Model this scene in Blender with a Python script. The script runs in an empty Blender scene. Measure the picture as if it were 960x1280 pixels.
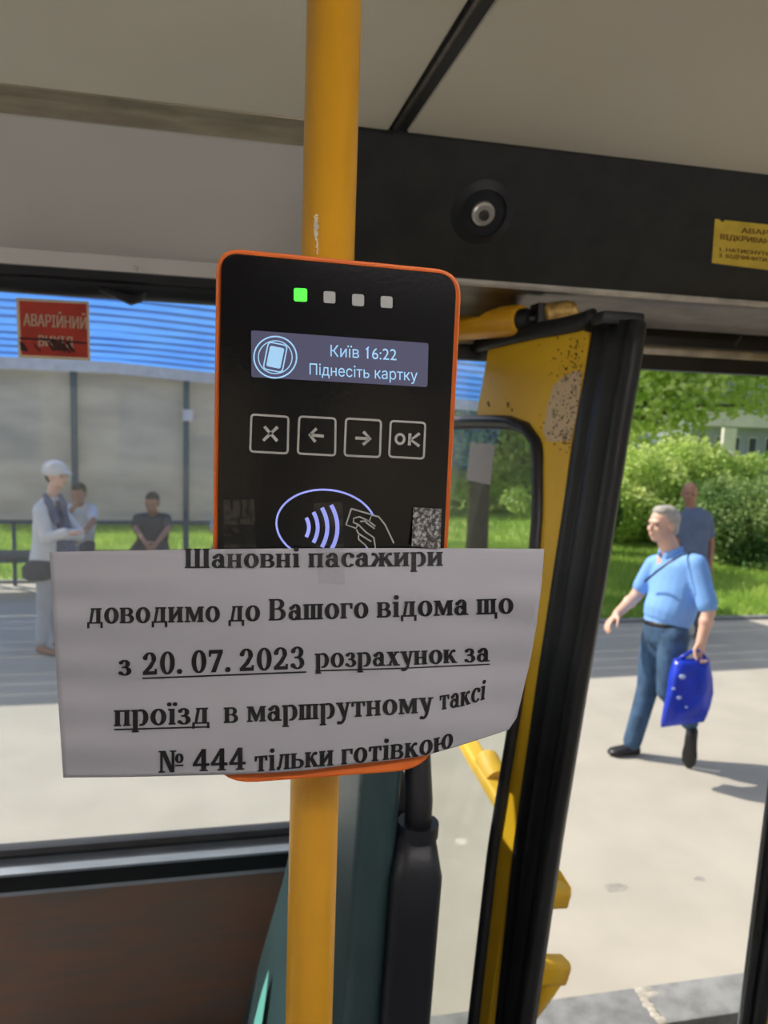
import bpy, bmesh, math, random
from math import sin, cos, pi, radians, sqrt, atan2
from mathutils import Vector, Matrix
from mathutils.geometry import interpolate_bezier, tessellate_polygon
V = Vector
random.seed(7)
S = bpy.context.scene
COL = S.collection

# ------------------------------------------------------------------ camera
TH, PI_, RO, F = radians(12.5), radians(7), radians(2), 960.0
EYE = V((0, 0, 2.15))
fwd = V((sin(TH)*cos(PI_), cos(TH)*cos(PI_), -sin(PI_)))
r0 = V((cos(TH), -sin(TH), 0)); u0 = r0.cross(fwd)
rt = r0*cos(RO) + u0*sin(RO); up = u0*cos(RO) - r0*sin(RO)
cam = bpy.data.cameras.new('camera'); camo = bpy.data.objects.new('camera', cam)
COL.objects.link(camo)
m = Matrix((rt, up, -fwd)).transposed().to_4x4(); m.translation = EYE
camo.matrix_world = m
cam.sensor_fit = 'VERTICAL'; cam.sensor_height = 36; cam.lens = 27; cam.clip_start = 0.02; cam.clip_end = 300
cam.dof.use_dof = True; cam.dof.focus_distance = 0.455; cam.dof.aperture_fstop = 13
S.camera = camo

# ------------------------------------------------------------------ sky, sun, exposure
S.view_settings.view_transform = 'Standard'; S.view_settings.look = 'None'
S.view_settings.exposure = 0.0; S.view_settings.gamma = 1; S.view_settings.use_curve_mapping = False
w = bpy.data.worlds.new('sky'); S.world = w; w.use_nodes = True
nt = w.node_tree; nt.nodes.clear()
sky = nt.nodes.new('ShaderNodeTexSky'); sky.sky_type = 'NISHITA'; sky.sun_disc = False
sky.sun_elevation = radians(46); sky.sun_rotation = radians(-53); sky.dust_density = 2.0
bg = nt.nodes.new('ShaderNodeBackground'); bg.inputs[1].default_value = 0.17
wo = nt.nodes.new('ShaderNodeOutputWorld')
hs = nt.nodes.new('ShaderNodeHueSaturation'); hs.inputs['Saturation'].default_value = 0.6
nt.links.new(sky.outputs[0], hs.inputs['Color']); nt.links.new(hs.outputs[0], bg.inputs[0]); nt.links.new(bg.outputs[0], wo.inputs[0])
sl = bpy.data.lights.new('sun', 'SUN'); sl.energy = 5.0; sl.angle = radians(0.53); sl.color = (1, 0.93, 0.80)
so = bpy.data.objects.new('sun', sl); COL.objects.link(so)
sd = V((0.80, -0.60, 0)).normalized()*cos(radians(46)) + V((0, 0, -sin(radians(46))))
so.rotation_euler = sd.to_track_quat('-Z', 'Y').to_euler()
so.location = (-4, 3, 12)
S.cycles.max_bounces = 8; S.cycles.transparent_max_bounces = 12; S.cycles.sample_clamp_indirect = 6

# ------------------------------------------------------------------ positions: a point of the place from its direction and distance
def ray(x, y): return fwd + rt*((x-480)/F) + up*((640-y)/F)
def atD(x, y, d): return EYE + ray(x, y)*d
def atY(x, y, Y): r = ray(x, y); return EYE + r*(Y/r.y)
def atZ(x, y, Z): r = ray(x, y); return EYE + r*((Z-EYE.z)/r.z)
def atX(x, y, X): r = ray(x, y); return EYE + r*(X/r.x)
def depth(p): return (V(p)-EYE).dot(fwd)

# ------------------------------------------------------------------ materials
def mat(name, col, rough=0.6, metal=0.0, var=0.0, vscale=8.0, bump=0.0, bscale=60.0, col2=None, emit=0, coat=0,
        stretch=(1, 1, 1), trans=0.0, spec=0.5, ramp=(0.35, 0.65)):
    M = bpy.data.materials.new(name); M.use_nodes = True; n = M.node_tree; b = n.nodes['Principled BSDF']
    b.inputs['Base Color'].default_value = (*col, 1); b.inputs['Roughness'].default_value = rough
    b.inputs['Metallic'].default_value = metal; b.inputs['Specular IOR Level'].default_value = spec
    b.inputs['Coat Weight'].default_value = coat
    tc = n.nodes.new('ShaderNodeTexCoord'); mp = n.nodes.new('ShaderNodeMapping'); mp.inputs['Scale'].default_value = stretch
    n.links.new(tc.outputs['Object'], mp.inputs[0])
    if var or col2:
        nz = n.nodes.new('ShaderNodeTexNoise'); nz.inputs['Scale'].default_value = vscale; nz.inputs['Detail'].default_value = 6
        n.links.new(mp.outputs[0], nz.inputs['Vector'])
        rp = n.nodes.new('ShaderNodeValToRGB'); rp.color_ramp.elements[0].position = ramp[0]; rp.color_ramp.elements[1].position = ramp[1]
        c2 = col2 if col2 else tuple(min(1, c*(1+var)) for c in col); c1 = col if col2 else tuple(c*(1-var) for c in col)
        rp.color_ramp.elements[0].color = (*c1, 1); rp.color_ramp.elements[1].color = (*c2, 1)
        n.links.new(nz.outputs[0], rp.inputs[0]); n.links.new(rp.outputs[0], b.inputs['Base Color'])
    if bump:
        n2 = n.nodes.new('ShaderNodeTexNoise'); n2.inputs['Scale'].default_value = bscale; n2.inputs['Detail'].default_value = 4
        bp = n.nodes.new('ShaderNodeBump'); bp.inputs['Strength'].default_value = bump; bp.inputs['Distance'].default_value = 0.004
        n.links.new(mp.outputs[0], n2.inputs['Vector']); n.links.new(n2.outputs[0], bp.inputs['Height']); n.links.new(bp.outputs[0], b.inputs['Normal'])
    if emit: b.inputs['Emission Color'].default_value = (*col, 1); b.inputs['Emission Strength'].default_value = emit
    if trans:
        t = n.nodes.new('ShaderNodeBsdfTranslucent'); mx = n.nodes.new('ShaderNodeMixShader'); mx.inputs[0].default_value = trans
        src = b.inputs['Base Color'].links[0].from_socket if b.inputs['Base Color'].links else None
        if src: n.links.new(src, t.inputs[0])
        else: t.inputs[0].default_value = (*col, 1)
        o = n.nodes['Material Output']; n.links.new(b.outputs[0], mx.inputs[1]); n.links.new(t.outputs[0], mx.inputs[2]); n.links.new(mx.outputs[0], o.inputs[0])
    return M

def glassmat(name, tint=(0.93, 0.95, 0.94), haze=0.04, refl=1.0, hazecol=(0.8, 0.8, 0.78)):
    M = bpy.data.materials.new(name); M.use_nodes = True; n = M.node_tree; n.nodes.clear()
    o = n.nodes.new('ShaderNodeOutputMaterial'); t = n.nodes.new('ShaderNodeBsdfTransparent'); t.inputs[0].default_value = (*tint, 1)
    g = n.nodes.new('ShaderNodeBsdfGlossy'); g.inputs['Roughness'].default_value = 0.02; g.inputs[0].default_value = (refl, refl, refl, 1)
    fr = n.nodes.new('ShaderNodeFresnel')
    ge = n.nodes.new('ShaderNodeNewGeometry'); io = n.nodes.new('ShaderNodeMapRange'); io.inputs['To Min'].default_value = 1.45; io.inputs['To Max'].default_value = 1/1.45
    n.links.new(ge.outputs['Backfacing'], io.inputs['Value']); n.links.new(io.outputs[0], fr.inputs[0])      # the same reflection on both sides of the sheet
    m1 = n.nodes.new('ShaderNodeMixShader'); n.links.new(fr.outputs[0], m1.inputs[0]); n.links.new(t.outputs[0], m1.inputs[1]); n.links.new(g.outputs[0], m1.inputs[2])
    d = n.nodes.new('ShaderNodeBsdfDiffuse'); d.inputs[0].default_value = (*hazecol, 1)
    tl = n.nodes.new('ShaderNodeBsdfTranslucent'); tl.inputs[0].default_value = (*hazecol, 1)
    dd = n.nodes.new('ShaderNodeMixShader'); n.links.new(d.outputs[0], dd.inputs[1]); n.links.new(tl.outputs[0], dd.inputs[2])
    nz = n.nodes.new('ShaderNodeTexNoise'); nz.inputs['Scale'].default_value = 5; nz.inputs['Detail'].default_value = 6
    mu = n.nodes.new('ShaderNodeMath'); mu.operation = 'MULTIPLY'; mu.inputs[1].default_value = haze*2; n.links.new(nz.outputs[0], mu.inputs[0])
    m2 = n.nodes.new('ShaderNodeMixShader'); n.links.new(mu.outputs[0], m2.inputs[0]); n.links.new(m1.outputs[0], m2.inputs[1]); n.links.new(dd.outputs[0], m2.inputs[2])
    n.links.new(m2.outputs[0], o.inputs[0]); return M

YEL = (0.72, 0.36, 0.012)
M = {
 'pole': mat('yellow_pole_enamel', (0.80, 0.40, 0.018), 0.33, var=0.06, vscale=3, stretch=(6, 6, 1), coat=0.2),
 'scratch': mat('bare_chipped_metal', (0.75, 0.68, 0.5), 0.4, metal=0.3, var=0.25, vscale=80),
 'yellow': mat('yellow_door_paint', (0.95, 0.56, 0.02), 0.5, var=0.08, vscale=6),
 'worn': mat('worn_yellow_paint', (0.62, 0.36, 0.09), 0.55, col2=(0.12, 0.08, 0.04), vscale=70, ramp=(0.55, 0.66)),
 'orange': mat('orange_plastic', (0.90, 0.19, 0.03), 0.4, var=0.05),
 'face': mat('black_glass_face', (0.006, 0.006, 0.007), 0.18, coat=0.0, spec=0.5, bump=0.02, bscale=300),
 'screen': mat('lit_display', (0.075, 0.075, 0.13), 0.25, emit=0.55),
 'screen_ink': mat('display_ink', (0.30, 0.52, 0.75), 0.3, emit=0.75),
 'led_on': mat('green_led', (0.08, 0.95, 0.06), 0.3, emit=1.05),
 'led_off': mat('unlit_led', (0.50, 0.52, 0.50), 0.5),
 'icon': mat('grey_key_print', (0.50, 0.49, 0.46), 0.5),
 'icon_lit': mat('backlit_blue_print', (0.30, 0.34, 0.85), 0.4, emit=0.7),
 'paper': mat('white_paper', (0.585, 0.585, 0.645), 0.85, var=0.02, vscale=14, bump=0.12, bscale=25, trans=0.12),
 'ink': mat('black_printer_ink', (0.012, 0.012, 0.014), 0.55, var=0.5, vscale=90, stretch=(1, 1, 3)),
 'tape': glassmat('clear_tape', (0.95, 0.95, 0.95), 0.02, 1.0),
 'tape_crinkled': mat('crinkled_tape', (0.10, 0.10, 0.10), 0.28, col2=(0.62, 0.62, 0.60), vscale=420, ramp=(0.45, 0.62), bump=1.0, bscale=500),
 'cove': mat('light_grey_lining', (0.66, 0.625, 0.58), 0.6, var=0.04, vscale=3, bump=0.05, bscale=200),
 'ceil': mat('cream_grey_ceiling', (0.78, 0.73, 0.60), 0.6, var=0.05, vscale=2),
 'trim': mat('aluminium_trim', (0.42, 0.36, 0.26), 0.4, metal=0.6, var=0.15, vscale=12, stretch=(1, 5, 5)),
 'header': mat('black_header_board', (0.018, 0.019, 0.017), 0.65, var=0.25, vscale=20, bump=0.15, bscale=150),
 'rubber': mat('black_rubber', (0.014, 0.015, 0.017), 0.5, var=0.2, vscale=15, bump=0.05, spec=0.4),
 'rubber_shiny': mat('black_gasket', (0.02, 0.021, 0.026), 0.38, var=0.2, vscale=15),
 'metal': mat('grey_steel', (0.12, 0.11, 0.10), 0.38, metal=0.8, var=0.2, vscale=14, stretch=(1, 4, 4)),
 'chrome': mat('lock_metal', (0.75, 0.73, 0.66), 0.35, metal=0.85),
 'brass': mat('dirty_brass', (0.50, 0.32, 0.09), 0.5, metal=0.4, var=0.35, vscale=60),
 'dirtywhite': mat('dirty_white_strip', (0.50, 0.47, 0.40), 0.6, var=0.25, vscale=20),
 'sill': mat('grey_sill', (0.34, 0.38, 0.44), 0.35, metal=0.4, var=0.12, vscale=10, stretch=(1, 4, 4)),
 'brown': mat('brown_wall_laminate', (0.30, 0.165, 0.11), 0.45, col2=(0.22, 0.165, 0.135), vscale=9, stretch=(0.6, 2, 5), bump=0.04),
 'sticker': mat('yellow_sticker', (0.66, 0.48, 0.055), 0.45, var=0.1, vscale=40),
 'sticker_ink': mat('dark_red_sticker_ink', (0.16, 0.05, 0.01), 0.6),
 'red': mat('red_sticker', (0.62, 0.065, 0.035), 0.5, var=0.1, vscale=30, trans=0.35),
 'cream': mat('cream_sticker_print', (0.72, 0.62, 0.45), 0.5, trans=0.35),
 'grime': mat('dark_scuff', (0.05, 0.012, 0.01), 0.7, var=0.5, vscale=60),
 'vinyl': mat('teal_grey_vinyl', (0.04, 0.08, 0.088), 0.3, var=0.18, vscale=6, bump=0.25, bscale=350),
 'turq': mat('turquoise_vinyl_print', (0.20, 0.62, 0.55), 0.45),
 'shell': mat('black_seat_shell', (0.013, 0.015, 0.022), 0.4, var=0.2, vscale=6, bump=0.1, bscale=250),
 'glass': glassmat('window_glass', (0.95, 0.97, 0.98), 0.028),
 'doorglass': glassmat('door_glass', (0.96, 0.98, 0.96), 0.05, 0.4),
 'lamp': mat('fill_lamp_diffuser', (1, 0.94, 0.96), 0.5, emit=24.0),  # glow of the added fill lamps
 'pavement': mat('concrete_pavement', (0.42, 0.39, 0.33), 0.9, col2=(0.475, 0.44, 0.375), vscale=2.2, bump=0.4, bscale=40),
 'curb': mat('curb_concrete', (0.23, 0.235, 0.235), 0.85, var=0.2, vscale=14, bump=0.5, bscale=60),
 'mortar': mat('crumbled_mortar', (0.42, 0.39, 0.33), 0.9, var=0.2, vscale=40, bump=0.6),
 'road': mat('asphalt_road', (0.16, 0.145, 0.13), 0.95, var=0.2, vscale=30, bump=0.6, bscale=90),
 'soil': mat('lawn_soil', (0.16, 0.27, 0.045), 0.95, col2=(0.36, 0.50, 0.09), vscale=1.2),
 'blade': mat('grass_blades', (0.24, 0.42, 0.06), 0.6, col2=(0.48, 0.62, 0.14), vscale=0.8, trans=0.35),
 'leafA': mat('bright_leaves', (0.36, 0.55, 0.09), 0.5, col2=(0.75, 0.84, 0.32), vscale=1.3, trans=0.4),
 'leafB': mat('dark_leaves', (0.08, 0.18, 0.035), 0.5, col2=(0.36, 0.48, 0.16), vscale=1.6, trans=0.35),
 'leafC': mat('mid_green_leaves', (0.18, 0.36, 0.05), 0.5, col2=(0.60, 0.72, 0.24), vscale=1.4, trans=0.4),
 'bark': mat('bark', (0.10, 0.075, 0.055), 0.9, var=0.35, vscale=18, stretch=(3, 3, 1), bump=0.8),
 'wallgrey': mat('far_grey_wall', (0.30, 0.33, 0.40), 0.8, var=0.06, vscale=2),
 'wallpale': mat('far_pale_wall', (0.62, 0.60, 0.55), 0.8, var=0.06, vscale=2),
 'winfar': mat('far_window_glass', (0.04, 0.05, 0.07), 0.15),
 'roofblue': mat('blue_roof_sheet', (0.30, 0.58, 0.97), 0.5, col2=(0.34, 0.62, 0.98), vscale=2, trans=0.75),
 'purlin': mat('blue_purlin', (0.18, 0.40, 0.80), 0.5),
 'gutter': mat('white_gutter', (0.70, 0.71, 0.72), 0.5, var=0.1, vscale=10),
 'shelterpanel': mat('grey_shelter_panel', (0.62, 0.59, 0.53), 0.7, var=0.12, vscale=1.5, stretch=(1, 1, 3), trans=0.35),
 'teal': mat('teal_post_paint', (0.035, 0.095, 0.125), 0.5),
 'benchm': mat('dark_bench_planks', (0.07, 0.075, 0.08), 0.7, var=0.2),
 'skin': mat('skin', (0.72, 0.44, 0.33), 0.5, var=0.06, vscale=12),
 'skin_tan': mat('tanned_skin', (0.36, 0.18, 0.11), 0.5, var=0.06, vscale=12),
 'lips': mat('lips', (0.42, 0.14, 0.11), 0.5),
 'eyew': mat('eye', (0.10, 0.08, 0.07), 0.2),
 'hair_grey': mat('grey_hair', (0.42, 0.39, 0.34), 0.7, var=0.25, vscale=70, bump=0.6, bscale=200),
 'hair_dark': mat('dark_hair', (0.02, 0.016, 0.014), 0.6, var=0.3, vscale=70, bump=0.6),
 'shirt_blue': mat('light_blue_shirt', (0.20, 0.42, 0.86), 0.75, var=0.06, vscale=6, bump=0.4, bscale=14),
 'jeans': mat('blue_denim', (0.045, 0.10, 0.19), 0.8, var=0.25, vscale=16, bump=0.5, bscale=22),
 'black': mat('black_leather', (0.012, 0.012, 0.014), 0.45),
 'polo': mat('blue_grey_polo', (0.11, 0.15, 0.24), 0.8, var=0.1, bump=0.3, bscale=14),
 'white_cloth': mat('white_cloth', (0.68, 0.68, 0.70), 0.8, var=0.04, bump=0.5, bscale=12),
 'grey_cloth': mat('pale_grey_trousers', (0.42, 0.43, 0.46), 0.8, var=0.06, bump=0.4, bscale=12),
 'navy_cloth': mat('slate_blue_top', (0.075, 0.095, 0.17), 0.8, col2=(0.14, 0.16, 0.25), vscale=40, bump=0.3),
 'dark_cloth': mat('charcoal_tshirt', (0.045, 0.047, 0.055), 0.8, var=0.15, bump=0.4, bscale=12),
 'khaki': mat('grey_shorts', (0.16, 0.16, 0.17), 0.8, var=0.1),
 'bag': mat('blue_plastic_bag', (0.018, 0.055, 0.62), 0.28, var=0.15, vscale=12, bump=0.7, bscale=14, trans=0.2),
 'bagprint': mat('pale_bag_print', (0.45, 0.55, 0.85), 0.4),
 'wire': mat('black_wire', (0.01, 0.01, 0.01), 0.5),
}

# ------------------------------------------------------------------ builders
def tag(o, label=None, cat=None, group=None, kind=None):
    if label: o['label'] = label
    if cat: o['category'] = cat
    if group: o['group'] = group
    if kind: o['kind'] = kind
    return o
def empty(name, loc=(0, 0, 0), label=None, cat=None, group=None, kind=None):
    o = bpy.data.objects.new(name, None); COL.objects.link(o); o.location = loc; o.empty_display_size = 0.05
    return tag(o, label, cat, group, kind)
def link(name, me, mats, parent=None, smooth=False):
    """me is built in world coordinates; the parent keeps it there"""
    if smooth:
        me.polygons.foreach_set('use_smooth', [True]*len(me.polygons))
        if smooth != 'all':
            try: me.set_sharp_from_angle(angle=radians(40))
            except Exception: pass
    o = bpy.data.objects.new(name, me); COL.objects.link(o)
    for mm in (mats if isinstance(mats, (list, tuple)) else [mats]): me.materials.append(mm)
    if parent is not None:
        o.parent = parent
        pw = V((0, 0, 0)); q = parent
        while q: pw = pw + V(q.location); q = q.parent
        o.location = -pw
    return o
def part(name, bm, mats, parent=None, smooth=False):
    bmesh.ops.recalc_face_normals(bm, faces=bm.faces)
    me = bpy.data.meshes.new(name); bm.to_mesh(me); bm.free()
    return link(name, me, mats, parent, smooth)
def B(): return bmesh.new()
def box(bm, a, b, bev=0.0, mtx=None):
    a = V(a); b = V(b); vs = []
    for x in (a.x, b.x):
        for y in (a.y, b.y):
            for z in (a.z, b.z): vs.append(bm.verts.new((x, y, z)))
    fs = [bm.faces.new([vs[i] for i in q]) for q in ((0, 1, 3, 2), (4, 6, 7, 5), (0, 4, 5, 1), (2, 3, 7, 6), (0, 2, 6, 4), (1, 5, 7, 3))]
    if bev:
        es = list({e for f in fs for e in f.edges})
        bmesh.ops.recalc_face_normals(bm, faces=fs)
        r = bmesh.ops.bevel(bm, geom=es, offset=bev, segments=2, affect='EDGES', profile=0.6)
        vs = list({v for f in r['faces'] for v in f.verts} | {v for v in vs if v.is_valid})
    if mtx is not None:
        for v in vs: v.co = mtx @ v.co
    return vs
def hexa(bm, front, back):
    """a solid between two polygons of equal count (a front and a back outline)"""
    n = len(front); f = [bm.verts.new(p) for p in front]; k = [bm.verts.new(p) for p in back]
    bm.faces.new(f); bm.faces.new(k[::-1])
    for i in range(n): bm.faces.new((f[i], k[i], k[(i+1) % n], f[(i+1) % n]))
def ring_loft(bm, rings, cap=True, closed=False):
    vr = [[bm.verts.new(p) for p in r] for r in rings]; n = len(vr[0])
    rng = range(len(vr)) if closed else range(len(vr)-1)
    for i in rng:
        a, b = vr[i], vr[(i+1) % len(vr)]
        for j in range(n): bm.faces.new((a[j], a[(j+1) % n], b[(j+1) % n], b[j]))
    if cap and not closed: bm.faces.new(vr[0]); bm.faces.new(vr[-1][::-1])
def frame(d):
    d = d.normalized(); a = V((0, 0, 1)) if abs(d.z) < 0.9 else V((1, 0, 0))
    x = d.cross(a).normalized(); return x, d.cross(x).normalized()
def tube(bm, pts, rad, n=12, cap=True, closed=False, ry=None, upv=None):
    pts = [V(p) for p in pts]; rings = []; prev = None
    for i, p in enumerate(pts):
        a = pts[i-1] if (i or closed) else p; b = pts[(i+1) % len(pts)] if (i < len(pts)-1 or closed) else p
        d = (b-a).normalized()
        if upv is not None: x = d.cross(V(upv)).normalized(); y = x.cross(d).normalized()
        elif prev is None: x, y = frame(d)
        else: x = (prev - d*prev.dot(d)).normalized(); y = d.cross(x)
        prev = x
        r = rad[i] if isinstance(rad, (list, tuple)) else rad
        r2 = r if ry is None else (ry[i] if isinstance(ry, (list, tuple)) else ry)
        rings.append([p + x*r*cos(t*2*pi/n) + y*r2*sin(t*2*pi/n) for t in range(n)])
    ring_loft(bm, rings, cap, closed)
def cyl(bm, a, b, r, n=20, r2=None): tube(bm, [a, b], [r, r if r2 is None else r2], n)
def rrect(x0, y0, x1, y1, r, seg=6):
    """outline, counter-clockwise, r may be a 4-tuple (bl, br, tr, tl)"""
    if not isinstance(r, (tuple, list)): r = (r,)*4
    out = []
    for cx, cy, a0, q in ((x0+r[0], y0+r[0], pi, r[0]), (x1-r[1], y0+r[1], 1.5*pi, r[1]), (x1-r[2], y1-r[2], 0, r[2]), (x0+r[3], y1-r[3], 0.5*pi, r[3])):
        for i in range(seg+1): t = a0 + 0.5*pi*i/seg; out.append((cx+q*cos(t), cy+q*sin(t)))
    return out
def ellipsoid(bm, c, rx, ry, rz, ax=None, seg=16):
    c = V(c); X, Y, Z = ax if ax else (V((1, 0, 0)), V((0, 1, 0)), V((0, 0, 1)))
    r = bmesh.ops.create_uvsphere(bm, u_segments=seg, v_segments=max(6, seg//2+2), radius=1)
    for v in r['verts']:
        q = v.co.copy(); v.co = c + X*q.x*rx + Y*q.y*ry + Z*q.z*rz
    return r['verts']

# ---- flat print: 2-D polygons mapped by a function to a surface
def halfring(cx, cy, ro, so, ri, si, a0, a1, n=None):
    n = n or max(6, int(abs(a1-a0)/12)); out = []
    for i in range(n):
        t0 = radians(a0+(a1-a0)*i/n); t1 = radians(a0+(a1-a0)*(i+1)/n)
        out.append([(cx+ro*cos(t0), cy+so*sin(t0)), (cx+ro*cos(t1), cy+so*sin(t1)), (cx+ri*cos(t1), cy+si*sin(t1)), (cx+ri*cos(t0), cy+si*sin(t0))])
    return out
def ring(cx, cy, ro, so, ri, si): return halfring(cx, cy, ro, so, ri, si, 0, 360, 28)
def ell(cx, cy, rx, ry=None):
    ry = ry or rx; return [[(cx+rx*cos(t*pi/7), cy+ry*sin(t*pi/7)) for t in range(14)]]
def rc(x0, y0, x1, y1): return [[(x0, y0), (x1, y0), (x1, y1), (x0, y1)]]
def stem(x, y0=0, y1=480, w=118, top='b', bot='b'):
    o = rc(x, y0, x+w, y1)
    if bot == 'b': o += rc(x-38, y0, x+w+38, y0+48)
    if top == 'b': o += rc(x-38, y1-48, x+w+38, y1)
    if top == 'l': o += rc(x-50, y1-60, x+w, y1)
    return o
def mir(ps, c): return [[(2*c-x, y) for x, y in p] for p in ps]
_arm = [[(120, 205), (200, 285), (300, 440), (385, 480), (400, 400), (330, 400), (240, 215)], [(180, 262), (290, 290), (480, 0), (340, 0)]] + ell(385, 425, 52) + rc(320, 0, 500, 48)
_z3 = lambda: None
GL = {
 'н': (stem(45)+stem(330)+rc(150, 215, 340, 268), 520), 'п': (stem(45)+stem(330)+rc(45, 425, 440, 480), 520),
 'и': (stem(45)+stem(345)+[[(150, 50), (150, 175), (350, 430), (350, 305)]], 535),
 'ш': (stem(45)+stem(275)+stem(505)+rc(45, 0, 620, 52), 690),
 'щ': (stem(45)+stem(275)+stem(505)+rc(45, 0, 690, 52)+[[(640, 52), (690, 52), (690, -150), (640, -150)]], 720),
 'в': (stem(45)+rc(45, 430, 290, 480)+rc(60, 228, 300, 272)+rc(45, 0, 310, 48)+halfring(265, 355, 165, 125, 62, 78, -90, 90)+halfring(285, 132, 185, 138, 75, 85, -90, 90), 500),
 'о': (ring(265, 240, 235, 252, 108, 200), 530),
 'с': (halfring(260, 240, 230, 252, 100, 200, 48, 322)+ell(385, 375, 62, 70), 450),
 'р': (stem(50, -200, 480, top='l')+halfring(285, 240, 215, 252, 90, 195, -105, 120), 535),
 'а': (rc(300, 40, 415, 330)+halfring(255, 330, 160, 162, 45, 112, 0, 165)+halfring(205, 145, 175, 155, 65, 105, 20, 340)+rc(205, 255, 330, 300)+rc(205, 20, 310, 45)+[[(300, 0), (480, 0), (480, 48), (300, 60)]]+ell(115, 365, 58), 500),
 'д': ([[(90, 40), (150, 40), (240, 480), (175, 480)]]+rc(330, 0, 445, 480)+rc(140, 430, 485, 480)+rc(20, 0, 525, 50)+rc(20, -140, 68, 50)+rc(477, -140, 525, 50), 545),
 'л': ([[(85, 20), (150, 60), (240, 480), (175, 480)]]+ell(75, 48, 56)+rc(325, 0, 440, 480)+rc(140, 430, 480, 480)+rc(290, 0, 478, 48), 505),
 'м': (rc(70, 0, 122, 480)+rc(20, 0, 190, 48)+rc(20, 432, 190, 480)+rc(490, 0, 608, 480)+rc(450, 0, 645, 48)+rc(480, 432, 645, 480)+[[(75, 480), (200, 480), (365, 110), (330, 10), (290, 10)], [(290, 10), (345, 10), (530, 480), (480, 480)]], 670),
 'т': (rc(185, 0, 303, 480)+rc(140, 0, 348, 48)+rc(25, 428, 463, 480)+[[(25, 320), (62, 320), (95, 440), (25, 480)], [(463, 320), (426, 320), (393, 440), (463, 480)]], 490),
 'г': (stem(45)+rc(45, 428, 395, 480)+[[(395, 300), (355, 300), (320, 440), (395, 480)]], 415),
 'к': (stem(45)+_arm, 500),
 'х': ([[(55, 480), (205, 480), (455, 0), (305, 0)], [(75, 0), (130, 0), (410, 480), (350, 480)]]+rc(10, 0, 180, 48)+rc(280, 0, 490, 48)+rc(25, 432, 230, 480)+rc(300, 432, 470, 480), 500),
 'у': ([[(40, 480), (180, 480), (320, 70), (250, -10)], [(250, -10), (300, -60), (440, 480), (380, 480)], [(250, -10), (300, -60), (235, -160), (150, -205), (80, -190), (80, -120), (170, -140)]]+ell(95, -150, 56)+rc(5, 432, 225, 480)+rc(330, 432, 485, 480), 485),
 'ж': (stem(315, w=112)+[[(x+268, y) for x, y in p] for p in _arm]+mir([[(x+268, y) for x, y in p] for p in _arm], 371), 745),
 'з': (halfring(195, 362, 160, 128, 50, 84, -90, 150)+halfring(205, 130, 195, 142, 75, 95, -155, 90)+rc(130, 225, 215, 278)+ell(85, 400, 54)+ell(70, 75, 54), 430),
 'і': (stem(75, top='l')+ell(135, 615, 72), 265), 'ї': (stem(75, top='l')+ell(45, 610, 58)+ell(225, 610, 58), 270),
 'ь': (stem(45)+rc(45, 0, 300, 48)+rc(45, 245, 300, 292)+halfring(280, 146, 185, 146, 72, 96, -90, 90), 490),
 'ю': (stem(45)+rc(150, 215, 320, 268)+ring(515, 240, 210, 252, 95, 200), 750),
 'Ш': (stem(55, 0, 670, 130)+stem(355, 0, 670, 130)+stem(655, 0, 670, 130)+rc(55, 0, 785, 54), 860),
 'В': (stem(60, 0, 670, 130)+rc(60, 620, 330, 670)+rc(60, 330, 340, 378)+rc(60, 0, 350, 50)+halfring(310, 507, 215, 163, 90, 115, -90, 90)+halfring(330, 190, 245, 190, 110, 140, -90, 90), 640),
 '№': (rc(80, 0, 130, 670)+rc(20, 0, 200, 45)+rc(20, 625, 190, 670)+rc(455, 0, 510, 670)+rc(400, 625, 575, 670)+[[(80, 670), (220, 670), (510, 0), (400, 0)]]+ring(690, 420, 125, 150, 55, 110)+rc(570, 180, 810, 228), 850),
 '0': (ring(285, 335, 245, 347, 112, 290), 570), '.': (ell(115, 65, 76), 230),
 '2': (halfring(255, 470, 215, 205, 90, 155, -20, 165)+[[(335, 400), (462, 420), (330, 210), (200, 100), (40, 0), (40, 90), (220, 250)]]+rc(40, 0, 500, 105)+ell(105, 510, 70)+rc(450, 60, 500, 170), 570),
 '3': (halfring(245, 502, 205, 172, 85, 122, -90, 160)+halfring(255, 185, 225, 192, 100, 142, -165, 90)+rc(160, 325, 265, 378)+ell(105, 540, 64)+ell(90, 110, 68), 570),
 '4': (rc(300, 0, 425, 680)+rc(240, 0, 485, 45)+[[(20, 160), (20, 230), (320, 680), (400, 680), (120, 230)]]+rc(20, 160, 530, 240), 570),
 '7': (rc(50, 560, 510, 670)+[[(385, 570), (510, 600), (265, 0), (120, 0)]]+rc(50, 470, 95, 600), 560),
 ' ': ([], 240),
}
def clip_grid(polys, step):
    """split long polygons so that they follow a curved sheet"""
    out = []
    for p in polys:
        xs = [q[0] for q in p]
        if max(xs)-min(xs) <= step or len(p) != 4: out.append(p); continue
        n = int((max(xs)-min(xs))/step)+1
        a, b, c, d = p
        for i in range(n):
            s, t = i/n, (i+1)/n
            L = lambda u, v, k: (u[0]+(v[0]-u[0])*k, u[1]+(v[1]-u[1])*k)
            out.append([L(a, b, s), L(a, b, t), L(d, c, t), L(d, c, s)])
    return out
def print_mesh(name, polys, fn, m_, parent):
    bm = B()
    for p in polys:
        vs = [bm.verts.new(fn(x, y)) for x, y in p]
        try: bm.faces.new(vs)
        except ValueError: pass
    me = bpy.data.meshes.new(name); bm.to_mesh(me); bm.free()
    return link(name, me, m_, parent)
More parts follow.
